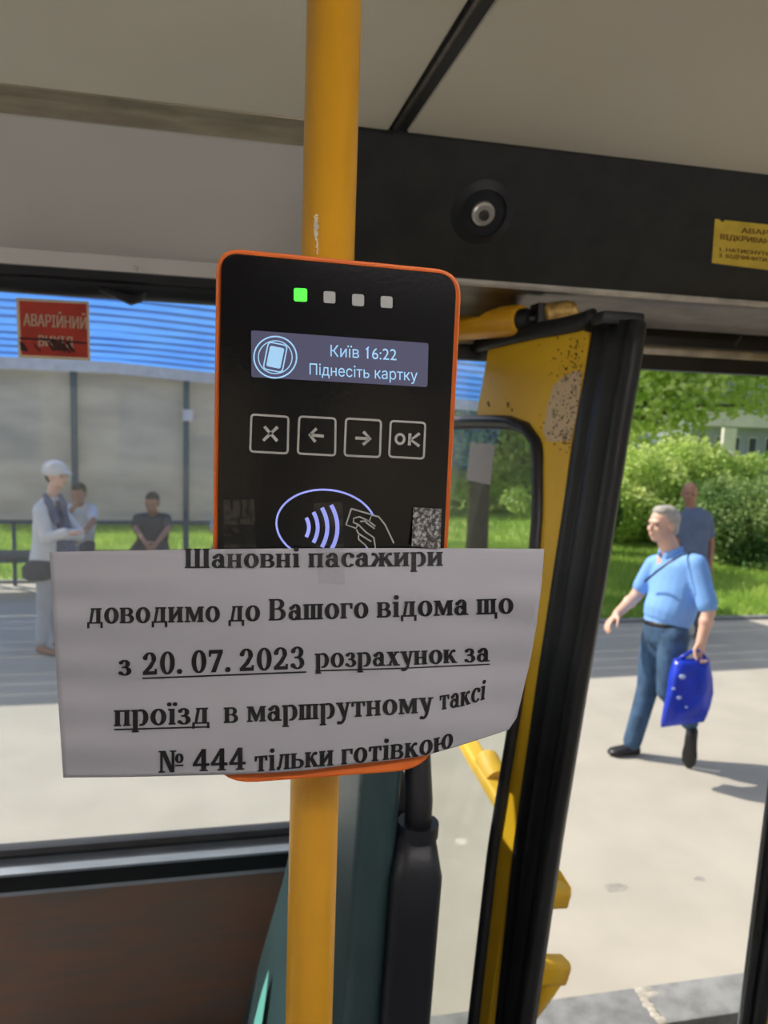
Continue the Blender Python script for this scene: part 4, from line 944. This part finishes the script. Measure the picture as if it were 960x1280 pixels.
# the broad rubber edge: profile with ribs swept down the free edge
el_, er_ = [(744, 404), (735, 455), (722, 530), (708, 620), (694, 710), (672, 860), (645, 1050), (621, 1285), (556, 1800)], [(799, 400), (792, 455), (779, 530), (765, 620), (751, 710), (728, 840), (694, 1040), (655, 1285), (575, 1800)]
L2, R2 = resample(el_, 44), resample(er_, 44); rings = []
for (a, b2) in zip(L2, R2):
    ctr = lambda k, e: lf(a[0]+(b2[0]-a[0])*k, a[1]+(b2[1]-a[1])*k, e)
    rings.append([ctr(k, e) for k, e in ((0, -.02), (0, .002), (.05, .007), (.20, .008), (.26, .002), (.33, .002), (.38, .009), (.58, .012), (.63, .009), (.72, .009), (.76, .004), (.80, .007), (.97, .006), (1.0, .000), (.98, -.012), (.8, -.03), (.3, -.03))])
b_ = B(); ring_loft(b_, rings); part('edge_seal', b_, M['rubber'], dr, 'all')
for k, px in ((0, 775),):
    b_ = B(); c = lf(772, 398, .0); box(b_, (-.034, -.02, -.012), (.034, .02, .008), .006, Matrix.Translation(c)); part('seal_cap', b_, M['rubber'], dr, True)
# grab rail on the outer face of the leaf: an upper and a lower limb that leave the leaf and turn
def rail(name, pts, w1, h1):
    b_ = B(); P = [lf(x, y, -e) for x, y, e in pts]; rings = []
    for i, p in enumerate(P):
        d = (P[min(i+1, len(P)-1)]-P[max(i-1, 0)]).normalized(); x = d.cross(UPV).normalized(); z = x.cross(d).normalized()
        rings.append([p+x*u+z*v for u, v in rrect(-w1/2, -h1/2, w1/2, h1/2, min(w1, h1)*.32, 3)])
    ring_loft(b_, rings); return part(name, b_, M['yellow'], dr, 'all')
def ar(x, y, d): return atD(x, y, d)
def rail3(name, pts, w1, h1, parent=dr):
    b_ = B(); P = [ar(*p_) for p_ in pts]; rings = []
    for i, p in enumerate(P):
        d = (P[min(i+1, len(P)-1)]-P[max(i-1, 0)]).normalized(); x = d.cross(UPV).normalized(); z = x.cross(d).normalized()
        rings.append([p+x*u+z*v for u, v in rrect(-w1/2, -h1/2, w1/2, h1/2, min(w1, h1)*.3, 4)])
    ring_loft(b_, rings); return part(name, b_, M['yellow'], parent, 'all')
rail3('upper_grab_rail', [(560, 885, 2.05), (600, 955, 1.85), (640, 1020, 1.66), (672, 1072, 1.52), (699, 1117, 1.40)], .045, .036)
rail3('upper_grab_rail_foot', [(704, 1118, 1.395), (680, 1119, 1.38), (640, 1123, 1.36)], .04, .040)
rail3('lower_grab_rail', [(560, 1410, 1.60), (600, 1350, 1.54), (640, 1294, 1.48), (672, 1250, 1.43), (694, 1216, 1.39)], .045, .032)
rail3('lower_grab_rail_foot', [(702, 1212, 1.395), (680, 1212, 1.375), (645, 1214, 1.35)], .04, .045)
b_ = B(); p = ar(612, 965, 1.80); tube(b_, [ar(608, 950, 1.84), ar(622, 977, 1.77)], .030, 16); part('rail_sleeve', b_, M['yellow'], dr, True)
# blank white notice on the door glass
nq = [(589, 553), (619, 556), (613, 606), (584, 600)]
b_ = B(); hexa(b_, [lf(x, y, .0018) for x, y in nq], [lf(x, y, .0004) for x, y in nq]); tag(part('paper_notice', b_, M['cove']), 'small blank off-white notice stuck on the door glass', 'notice')

# ---- second door leaf at the right edge of the picture
d2_ = empty('door_2', atD(960, 1280, 1.2), 'second open door leaf, only its black rubber edge in view at lower right', None, None, 'structure')
def r2(px, py, dd=0.0): return atD(px, py, 1.22+dd)
L3 = [(1062, 330), (1015, 600), (972, 905), (924, 1290), (861, 1800)]; R3 = [(1110, 330), (1066, 600), (1025, 905), (957, 1290), (870, 1800)]
rings = []
for a, b2 in zip(resample(L3, 14), resample(R3, 14)):
    ctr = lambda k, e: r2(a[0]+(b2[0]-a[0])*k, a[1]+(b2[1]-a[1])*k, e)
    rings.append([ctr(k, e) for k, e in ((0, .03), (-.0, .012), (.08, -.0), (.3, -.004), (.36, .006), (.42, .006), (.48, -.006), (.9, -.004), (1, .004), (1, .03))])
b_ = B(); ring_loft(b_, rings); part('edge_seal', b_, M['rubber'], d2_, 'all')
rings = []
for a, b2 in zip(resample(R3, 14), resample([(1500, 330), (1460, 600), (1400, 905), (1340, 1290), (1250, 1800)], 14)):
    rings.append([r2(a[0], a[1], .004), r2(b2[0], b2[1], .004), r2(b2[0], b2[1], .025), r2(a[0], a[1], .025)])
b_ = B(); ring_loft(b_, rings); part('yellow_panel', b_, M['yellow'], d2_)
b_ = B(); tube(b_, [r2(x-1.0, y, .018) for x, y in resample(L3, 14)], .003, 8); part('edge_bead', b_, M['sill'], d2_, 'all')

# ---- rest of the shell: opposite side and ends (windows all round)
def side(name, lab, a, b2, wins, axis, kind='structure'):
    t = empty(name, V(a), lab, None, None, kind); return t
wf = empty('wall_front', (0, -1.0, FLOOR), 'opposite window side of the bus, behind the camera', None, None, 'structure')
b_ = B(); box(b_, (-3.6, -1.06, .3), (2.6, -1.0, 1.25)); part('lower_panel', b_, M['cove'], wf)
b_ = B(); box(b_, (-3.6, -1.06, 2.25), (2.6, -1.0, 2.64)); part('upper_panel', b_, M['header'], wf)  # unseen panel set low and dark so the reader's upper face reflects black
for xx in (-3.6, -1.75, .1, 1.6, 2.52):
    b_ = B(); box(b_, (xx, -1.06, 1.25), (xx+.08, -1.0, 2.36)); part('pillar', b_, M['rubber'], wf)
b_ = B(); box(b_, (-3.6, -1.035, 1.25), (2.6, -1.03, 2.36)); part('pane', b_, M['glass'], wf)
for nm, xx, lb in (('wall_left', -3.66, 'left end wall of the bus'), ('wall_right', 2.6, 'right end wall of the bus')):
    we = empty(nm, (xx, 0, FLOOR), lb, None, None, 'structure')
    b_ = B(); box(b_, (xx, -1.06, .3), (xx+.06, 1.56, 1.35)); part('lower_panel', b_, M['cove'], we)
    b_ = B(); box(b_, (xx, -1.06, 2.42), (xx+.06, 1.56, 2.64)); part('upper_panel', b_, M['cove'], we)
    b_ = B(); box(b_, (xx+.03, -1.06, 1.35), (xx+.035, 1.56, 2.42)); part('pane', b_, M['glass'], we)
rf = B(); box(rf, (-3.66, -1.06, 2.66), (2.66, 1.62, 2.72)); 
tag(part('roof', rf, M['cove']), 'outer roof of the bus', None, None, 'structure')
# unseen fill lamps added behind the camera to brighten the bus interior
for i, (x0, x1) in enumerate(((-2.2, -1.0), (.14, 1.3))):
    t = empty('fill_lamp', ((x0+x1)/2, -.45, 2.59), ['long added fill lamp, unseen behind the camera, left', 'long added fill lamp, unseen behind the camera, right'][i], 'lamp')
    b_ = B(); box(b_, (x0, -.30, CZ-.02), (x1, -.22, CZ), .004); box(b_, (x0, -.27, CZ-.05), (x0+.02, -.25, CZ-.01)); box(b_, (x1-.02, -.27, CZ-.05), (x1, -.25, CZ-.01)); part('housing', b_, M['cove'], t)
    b_ = B(); tube(b_, [(x0+.01, -.26, CZ-.055), (x1-.01, -.26, CZ-.055)], .022, 16); part('diffuser', b_, M['lamp'], t)

# ================================================================== seat
seat = empty('passenger_chair', (.1, 1.1, FLOOR), 'teal vinyl bus seat with a black plastic shell, behind the yellow pole', 'seat')
T0 = atD(488, 1040, .85); B0 = atD(452, 1280, .95)       # front of the shell at its aisle end
axv = (T0-B0).normalized(); axv = V((axv.x, 0, axv.z)).normalized()
tilt = V((axv.z, 0, -axv.x))                              # out of the back, to the right
Y0, Y1 = T0.y, 1.40
def sb(u, v, w): return V((T0.x, 0, T0.z)) + V((0, Y0+u*(Y1-Y0), 0)) + axv*v + tilt*w
def pad(name, us, v0, v1, w0, w1, r, m_, parent=seat, bulge=0.0, thick=lambda v: 0.0):
    """rounded slab: v along the back, w thickness"""
    b_ = B(); rings = []; nv = 18
    for i in range(nv+1):
        t = i/nv; v = v0+(v1-v0)*t; e = 1.0
        s0 = min(t, 1-t)*abs(v1-v0)
        ins = r*(1-sqrt(max(0, 1-(1-min(s0/r, 1))**2))) if s0 < r else 0
        wd = (Y1-Y0)
        out = rrect(us[0]*wd+ins, w0+ins*.6, us[1]*wd-ins, w1-ins*.6, min(r, abs(w1-w0)*.48-ins*.5), 5)
        rr2 = []
        for a, c2 in out:
            k = sin(pi*min(max((a/wd-us[0])/(us[1]-us[0]), 0), 1))
            rr2.append(sb(a/wd, v, c2 - ((bulge*k+thick(v)) if c2 < (w0+w1)/2 else 0)))
        rings.append(rr2)
    ring_loft(b_, rings); return part(name, b_, m_, parent, 'all')
swell = lambda v: .22*max(-v-.40, 0)**1.0
pad('back_cushion', (-.005, 1.0), -.80, .13, -.036, .012, .024, M['vinyl'], bulge=.004, thick=swell)
pad('back_shell', (-.03, 1.02), -.85, -.005, .004, .062, .014, M['shell'])
b_ = B(); tube(b_, [sb(.02, -.02, .035), sb(.02, .03, .034), sb(.05, .10, .030), sb(.12, .20, .02), sb(.5, .24, .02), sb(.9, .2, .02), sb(.97, .0, .03)], .019, 16, ry=.015); part('grab_handle', b_, M['rubber_shiny'], seat, 'all')
b_ = B(); tube(b_, [sb(.02, -.012, .035), sb(.02, .004, .035)], .0235, 16); part('handle_collar', b_, M['shell'], seat, True)
def cush(px, py):
    Y = 1.2
    for _ in range(60):
        q_ = atY(px, py, Y); v = (q_.z-T0.z)/axv.z; X = T0.x+axv.x*v-.036-.004-swell(v)-.006; q_ = atX(px, py, X); Y = Y*.85+q_.y*.15
    return q_
b_ = B(); b_.faces.new([b_.verts.new(cush(*p_)) for p_ in ((336, 1212), (333, 1240), (328, 1275), (322, 1312), (311, 1312), (318, 1275), (327, 1240))]); part('pattern', b_, M['turq'], seat)
b_ = B(); ring_loft(b_, [[V((x, y, z)) for y, z in rrect(Y0, .82, Y1, .93, .04, 5)] for x in (-.36, -.33, sb(0, -.5, 0).x-.03)]); part('seat_cushion', b_, M['vinyl'], seat, 'all')
b_ = B(); tube(b_, [(-.1, 1.1, .62), (-.1, 1.1, .82)], .03, 14); box(b_, (-.3, Y0+.02, .795), (.1, Y1-.02, .825), .008); part('base', b_, M['shell'], seat, True)
b_ = B(); 
b_.free()
# ================================================================== pole, card reader, sign
px_, py_ = atY(402, 640, .53).x, .53
pole = empty('grab_pole', (px_, py_, FLOOR), 'yellow vertical grab pole in front of the camera with the card reader on it', 'pole')
b_ = B(); tube(b_, [(px_, py_, FLOOR), (px_, py_, 2.562)], .0178, 40); part('tube', b_, M['pole'], pole, 'all')
b_ = B(); tube(b_, [(px_, py_, 2.548), (px_, py_, 2.562)], .035, 24); part('flange', b_, M['pole'], pole, 'all')
b_ = B(); tube(b_, [(px_, py_, FLOOR), (px_, py_, FLOOR+.015)], .035, 24); part('flange', b_, M['pole'], pole, 'all')
def onpole(x, y):
    r = ray(x, y); a = r.x**2+r.y**2; ox, oy = -px_, -py_; b2 = 2*(r.x*ox+r.y*oy); c2 = ox*ox+oy*oy-.0181**2
    disc = max(b2*b2-4*a*c2, 0); k = (-b2-sqrt(disc))/(2*a); return EYE+r*k
rs = random.Random(2); pol = []
for k in range(26):
    y = 268+k*1.9; x = 394.5+rs.uniform(-1.5, 1.5)+k*.08; w_ = (1+2.6*sin(pi*min(1, (k+2)/20)))*rs.uniform(.6, 1.2)
    pol.append([(x-w_, y), (x+w_*.7, y-.5), (x+w_*.8, y+2.4), (x-w_*.9, y+2.1)])
print_mesh('chipped_paint', pol, onpole, M['scratch'], pole)

RY = .44
FD = lambda x, y, e=0.0: atY(x, y, RY)+V((0, -e, 0))
rd_ = empty('card_reader', FD(415, 960), 'black-faced fare card reader with orange rim fixed to the yellow pole', 'card reader')
def outline(cs, rs_, seg=8):
    """rounded polygon through image corners; cs clockwise TL,TR,BR,BL; returns points on the face plane"""
    P = [FD(*c_) for c_ in cs]; out = []; n = len(P)
    for i in range(n):
        a, b2, c2 = P[i-1], P[i], P[(i+1) % n]; r = rs_[i]
        p = b2+(a-b2).normalized()*r; q = b2+(c2-b2).normalized()*r
        for k in range(seg+1):
            t = k/seg; out.append(p*(1-t)**2+b2*2*t*(1-t)+q*t*t)
    return out
oc = [(270.5, 307), (577, 338), (537, 957), (262.5, 981)]
oc = [(270.5, 308), (577.5, 338), (545, 961), (262.5, 982)]
O = outline(oc, (.014, .016, .027, .027))
cc_ = sum(O, V())/len(O)
def off(P, k, dy): return [cc_+(p-cc_)*1+((cc_-p).normalized())*k+V((0, dy, 0)) for p in P]
b_ = B()
prof = [(.0022, -.0005), (.0008, -.0012), (.0, .002), (.0, .03), (.004, .040), (.012, .046)]
ring_loft(b_, [off(O, k, dy) for k, dy in prof]); part('body_shell', b_, M['orange'], rd_, 'all')
ic = [(276.5, 316), (570, 344), (542, 942), (268.5, 962)]
I = outline(ic, (.010, .012, .016, .016))
b_ = B(); ring_loft(b_, [off(I, 0, .002), off(I, 0, -.0016), off(I, .0008, -.0024)]); part('glass_face', b_, M['face'], rd_)
b_ = B(); tube(b_, [(px_, py_, 2.02), (px_, py_, 2.16)], .026, 24); box(b_, (px_-.028, .482, 2.02), (px_+.028, .52, 2.16), .004); part('mount', b_, M['rubber'], rd_, True)
fe = lambda e: (lambda x, y: FD(x, y, .0024+e))
def quadpx(c_, r, seg=5):
    """rounded quad in the picture plane of the face"""
    out = []; n = len(c_)
    for i in range(n):
        a, b2, c2 = V(c_[i-1]), V(c_[i]), V(c_[(i+1) % n]); p = b2+(a-b2).normalized()*r; q = b2+(c2-b2).normalized()*r
        for k in range(seg+1): t = k/seg; out.append(tuple(p*(1-t)**2+b2*2*t*(1-t)+q*t*t))
    return out
def band(P, w_, closed=True):
    """stroke along a polyline"""
    out = []; n = len(P); L_ = []
    for i in range(n):
        a = V(P[i-1] if (i or closed) else P[i]); b2 = V(P[(i+1) % n] if (i < n-1 or closed) else P[i]); d = (b2-a)
        if d.length < 1e-6: d = V((1, 0))
        d.normalize(); nn = V((-d.y, d.x)); L_.append((tuple(V(P[i])+nn*w_/2), tuple(V(P[i])-nn*w_/2)))
    for i in range(n if closed else n-1):
        a, b2 = L_[i], L_[(i+1) % n]; out.append([a[0], b2[0], b2[1], a[1]])
    return out
def plate(name, c_, r, m_, e, th=.0004):
    P = quadpx(c_, r); b_ = B(); hexa(b_, [fe(e+th)(x, y) for x, y in P], [fe(e-.0003)(x, y) for x, y in P]); return part(name, b_, m_, rd_)
for i, (x, y) in enumerate(((375, 369.5), (411, 372.5), (446.5, 376), (482, 378.5))):
    s = 8.2 if i == 0 else 7.3
    o_ = plate('indicator_light', [(x-s, y-s-.5), (x+s, y-s+.5), (x+s, y+s+.5), (x-s, y+s-.5)], 2.8, M['led_on'] if i == 0 else M['led_off'], .0002)
    o_['label'] = 'lit green indicator light' if i == 0 else 'unlit grey indicator light'
o_ = plate('display', [(313.5, 413.5), (534, 429.5), (532.5, 484), (314, 471.5)], 3, M['screen'], .0002); o_['label'] = 'lit blue-grey display strip'
dk = fe(.0010)
text_mesh('display_text', 'Київ 16:22', (412, 446), (494, 451), 14.5, dk, M['screen_ink'], rd_)
text_mesh('display_text', 'Піднесіть картку', (386, 468.5), (520, 476.5), 14, dk, M['screen_ink'], rd_)
print_mesh('display_text', band([(456, 437.5), (459.6, 434.2)], 1.7, False), dk, M['screen_ink'], rd_)
cir = lambda cx, cy, r, n=40: [(cx+r*cos(2*pi*i/n), cy+r*sin(2*pi*i/n)*.97) for i in range(n)]
rot = lambda P, cx, cy, a: [((x-cx)*cos(a)-(y-cy)*sin(a)+cx, (x-cx)*sin(a)+(y-cy)*cos(a)+cy) for x, y in P]
pg = band(cir(343.5, 447, 26.5), 1.8)+band(cir(343.5, 447, 21), 1.3)+band(rot(quadpx([(331.5, 430), (355.5, 430), (355.5, 464), (331.5, 464)], 5), 343.5, 447, .2), 1.6)
pg.append(rot(quadpx([(334.5, 434), (352.5, 434), (352.5, 460), (334.5, 460)], 2.5), 343.5, 447, .2))
print_mesh('display_icon', pg, dk, M['screen_ink'], rd_)
kk = fe(.0006)
keys = [[(314, 518), (360, 521), (359, 566.5), (312.5, 564)], [(373.5, 520.5), (418.5, 523), (418, 569), (371.5, 566.5)], [(431.5, 523), (475, 525.5), (473.5, 571), (429.5, 569)], [(487, 526), (530, 528.5), (528, 573), (485, 570.5)]]
sym = [[ [(330, 533), (346, 551)], [(346.5, 533.5), (328.5, 550.5)] ], [ [(386.5, 543.5), (404, 545)], [(395, 535.5), (386.5, 543.5), (393.5, 552)] ], [ [(443, 547.3), (461, 548.3)], [(453, 539.5), (461.5, 548.3), (452.5, 555.5)] ], None]
for q_, s_ in zip(keys, sym):
    pg = band(quadpx(q_, 4.5), 2.6)
    if s_:
        for l_ in s_: pg += band(l_, 3.8, False)
    kb = print_mesh('key', pg, kk, M['icon'], rd_)
pg = ring(497.5, 0, 6.8, 7.4, 3.6, 4.2); pg = [[(x+1, y+548.5) for x, y in p_] for p_ in pg] + band([(511, 541.5), (510, 556.5)], 3.8, False)+band([(523, 541.5), (512, 549.5), (522.5, 557.5)], 3.8, False)
print_mesh('key_lettering', pg, kk, M['icon'], rd_)
# contactless emblem
e1 = [(407+62*cos(radians(a)), 656-44.5*sin(radians(a))+(cos(radians(a)))*3) for a in range(20, 236, 6)]
e2 = [(407+62*cos(radians(a)), 656-44.5*sin(radians(a))+(cos(radians(a)))*3) for a in range(236, 330, 6)]
pg = band(e1+e2, 2.4, False)
for cx, h, w_ in ((382, 12, 4.6), (391, 19, 4.8), (401.5, 24.5, 5), (413, 28, 5)):
    pg += band([(cx+ (1-(t/4.0)**2)*h*.28, 656+cx*.006+h*t/4.0) for t in range(-4, 5)], w_, False)
print_mesh('contactless_emblem', pg, kk, M['icon_lit'], rd_)
pg = band([(438, 635), (463.5, 642.5), (460.5, 650), (449, 651)], 2, False)+band([(438, 635), (431.5, 655), (444, 659.5), (446, 655)], 2, False)
pg += band([(463.5, 643), (472, 645), (480, 655), (491, 678)], 1.9, False)+band([(468, 657), (459, 650), (448, 645), (441, 647), (440.5, 652), (447, 655), (456, 664), (466, 671), (468, 684)], 1.9, False)
pg += band([(444.5, 661), (447, 666), (458, 673), (463, 676)], 1.9, False)+band([(447, 668), (447, 673), (455, 680), (458, 684)], 1.9, False)+band([(456, 652), (467, 660)], 1.7, False)
print_mesh('hand_emblem', pg, kk, M['icon'], rd_)

# ---- the paper
def pY(x, y):
    u = min(max((x-520)/150, 0), 1.2); v = min(max((y-740)/230, 0), 1.1)
    ul = min(max((330-x)/270, 0), 1); vl = min(max((y-700)/270, 0), 1)
    top = min(max((y-684)/40, 0), 1)
    w_ = .0012*sin(x*.016+y*.011)*top + .0010*sin(y*.045+x*.004)*top + .0009*sin(y*.12-x*.006)*top*max(0, (x-430)/250 if x > 430 else (300-x)/250)
    return RY-.0050 + .045*u**1.7*v**1.15 + .012*ul*vl + .0*u + w_ - .0035*top*(1-u)
def PP(x, y, e=0.0): return atY(x, y, pY(x, y)) + V((0, -e, 0))
def edge_l(t): return (62+17*t**1.1, 690+282*t)
def edge_r(t): 
    P = [(680.5, 686), (677, 730), (671, 780), (662, 830), (652, 872), (646, 897), (636, 912)]; k = t*(len(P)-1); i = min(int(k), len(P)-2); f_ = k-i
    return (P[i][0]*(1-f_)+P[i+1][0]*f_, P[i][1]*(1-f_)+P[i+1][1]*f_)
def edge_t(s): return (62+618.5*s, 690-4*s-2.5*sin(pi*s))
def edge_b(s):
    P = [(79, 972), (149, 971.5), (219, 970), (296, 968), (348, 965.5), (384, 963), (436, 956), (488, 950.5), (530, 945), (572, 933), (606, 922), (636, 912)]; k = s*(len(P)-1); i = min(int(k), len(P)-2); f_ = k-i
    return (P[i][0]*(1-f_)+P[i+1][0]*f_, P[i][1]*(1-f_)+P[i+1][1]*f_)
def coons(s, t):
    a, b2, c2, d_ = edge_t(s), edge_b(s), edge_l(t), edge_r(t)
    r_ = []
    for k in (0, 1):
        r_.append((1-t)*a[k]+t*b2[k]+(1-s)*c2[k]+s*d_[k]-((1-s)*(1-t)*edge_t(0)[k]+s*(1-t)*edge_t(1)[k]+(1-s)*t*edge_b(0)[k]+s*t*edge_b(1)[k]))
    return r_
pap = empty('paper_notice', PP(340, 960), 'white printed Ukrainian paper notice taped across the lower half of the card reader', 'notice')
NX, NY = 100, 56; b_ = B(); F1 = []; F2 = []
for j in range(NY+1):
    ra, rb = [], []
    for i in range(NX+1):
        x, y = coons(i/NX, j/NY); ra.append(b_.verts.new(PP(x, y))); rb.append(b_.verts.new(PP(x, y, -.00015)))
    F1.append(ra); F2.append(rb)
for j in range(NY):
    for i in range(NX):
        b_.faces.new((F1[j][i], F1[j+1][i], F1[j+1][i+1], F1[j][i+1])); b_.faces.new((F2[j][i], F2[j][i+1], F2[j+1][i+1], F2[j+1][i]))
for i in range(NX): b_.faces.new((F1[0][i], F1[0][i+1], F2[0][i+1], F2[0][i])); b_.faces.new((F1[NY][i], F2[NY][i], F2[NY][i+1], F1[NY][i+1]))
for j in range(NY): b_.faces.new((F1[j][0], F2[j][0], F2[j+1][0], F1[j+1][0])); b_.faces.new((F1[j][NX], F1[j+1][NX], F2[j+1][NX], F2[j][NX]))
part('sheet', b_, M['paper'], pap, 'all')

def pl(P):
    P = [V(p_) for p_ in P]; d = [0]
    for a, b2 in zip(P, P[1:]): d.append(d[-1]+(b2-a).length)
    def at(t):
        t = min(max(t, 0), d[-1]); j = 0
        while j < len(P)-2 and t > d[j+1]: j += 1
        k = (t-d[j])/(d[j+1]-d[j]); return P[j]*(1-k)+P[j+1]*k, (P[j+1]-P[j]).normalized()
    return at, d[-1]
def typeset(text, base, xh, slant=0.0, under=()):
    """serif letters along a baseline; xh is the x-height in picture units at its two ends; under: word indices underlined"""
    at, L_ = pl(base); adv = [(GL[ch][1]+28 if ch != ' ' else 250) for ch in text]; tot = sum(adv)-28
    k = L_/tot; polys = []; x = 0; words = []; ws = None; wi = 0; cw = []
    for ch, a in zip(text, adv):
        if ch == ' ': cw.append((wi, ws, x)); wi += 1; ws = None
        elif ws is None: ws = x
        for p_ in clip_grid(GL[ch][0], 160):
            o_ = []
            for gx, gy in p_:
                s_ = (x+gx)*k; b2, d_ = at(s_); b2 = b2 if s_ <= L_ else b2+d_*(s_-L_)
                f_ = s_/L_; h = (xh[0]*(1-f_)+xh[1]*f_)/480; o_.append((b2.x+slant*gy*h*f_, b2.y-gy*h))
            polys.append(o_)
            for dx_ in (-17*k, 17*k): polys.append([(u_+dx_, v_) for u_, v_ in o_])
        x += a
    cw.append((wi, ws, x-28))
    for grp in under:
        x0 = min(c_[1] for c_ in cw if c_[0] in grp); x1 = max(c_[2] for c_ in cw if c_[0] in grp)
        n_ = 16
        for i in range(n_):
            q_ = []
            for xx, g in ((x0+(x1-x0)*i/n_, -75), (x0+(x1-x0)*(i+1)/n_, -75), (x0+(x1-x0)*(i+1)/n_, -122), (x0+(x1-x0)*i/n_, -122)):
                b2, d_ = at(xx*k); h = (xh[0]*(1-xx*k/L_)+xh[1]*xx*k/L_)/480; q_.append((b2.x, b2.y-g*h))
            polys.append(q_)
    return polys
lines = [
 ('Шановні пасажири', [(231, 710), (400, 709), (554, 707)], (17.5, 17.5), (), 0),
 ('доводимо до Вашого відома що', [(109, 779.5), (300, 776.5), (480, 771.5), (642, 766.5)], (19.5, 19), (), 0),
 ('з', [(148, 844), (165, 843.7)], (19, 19), (), 0),
 ('20. 07. 2023', [(178, 843.5), (383, 835.5)], (20, 20), ((0, 1, 2),), 0),
 ('розрахунок за', [(394, 834.5), (500, 831.5), (612, 826.5)], (18, 17), ((0, 1),), 0),
 ('проїзд', [(143, 907.5), (262, 904)], (20, 20), ((0,),), 0),
 ('в маршрутному', [(280, 903.5), (400, 898.5), (541, 890)], (19.5, 19), (), 0),
 ('таксі', [(549, 887.5), (580, 882), (606, 873.5)], (18, 17.5), (), .1),
 ('№ 444', [(198, 965.5), (308, 961.5)], (19.5, 19.5), (), 0),
 ('тільки готівкою', [(318, 964.5), (430, 955), (520, 945.5), (545, 940), (566, 933)], (19.5, 18), (), .05)]
for tx, base, xh, un, sl_ in lines:
    print_mesh('lettering', typeset(tx, base, xh, sl_, un), lambda x, y: PP(x, y, .0005), M['ink'], pap)

# ---- three pieces of tape from the face down onto the sheet
def tape(name, label, q_, m_, seed):
    r = random.Random(seed); nx, ny = 14, 22; b_ = B(); rows = []
    for j in range(ny+1):
        row = []
        for i in range(nx+1):
            s, t = i/nx, j/ny
            a = V(q_[0])*(1-s)+V(q_[1])*s; c_ = V(q_[3])*(1-s)+V(q_[2])*s; p_ = a*(1-t)+c_*t
            e = .0005+r.uniform(0, .00018)
            if p_.y < 683: e_y = RY-.0034-e
            else: e_y = pY(p_.x, p_.y)-e
            if 655 < p_.y < 690: k_ = min((p_.y-655)/27, 1); e_y = (RY-.0034-e)*(1-k_)+(pY(p_.x, max(p_.y, 690))-.0006-e)*k_
            row.append(b_.verts.new(atY(p_.x, p_.y, e_y)))
        rows.append(row)
    for j in range(ny):
        for i in range(nx): b_.faces.new((rows[j][i], rows[j+1][i], rows[j+1][i+1], rows[j][i+1]))
    for f_ in list(b_.faces): f_.smooth = True
    me = bpy.data.meshes.new(name); b_.to_mesh(me); b_.free(); o_ = link(name, me, m_, None); tag(o_, label, 'tape'); return o_
tape('tape_piece', 'smooth clear tape at the left corner of the reader, over the notice top edge', [(279, 625), (318, 624), (321, 712), (281, 712)], M['tape'], 1)
tape('tape_piece', 'clear tape piece over the contactless emblem and the middle of the notice top edge', [(392, 629), (428, 627), (431, 731), (398, 729)], M['tape'], 2)
t3 = tape('tape_piece', 'crinkled silvery tape at the right corner of the reader', [(516.5, 634), (552, 636), (550.5, 686), (514.5, 683)], M['tape_crinkled'], 3)
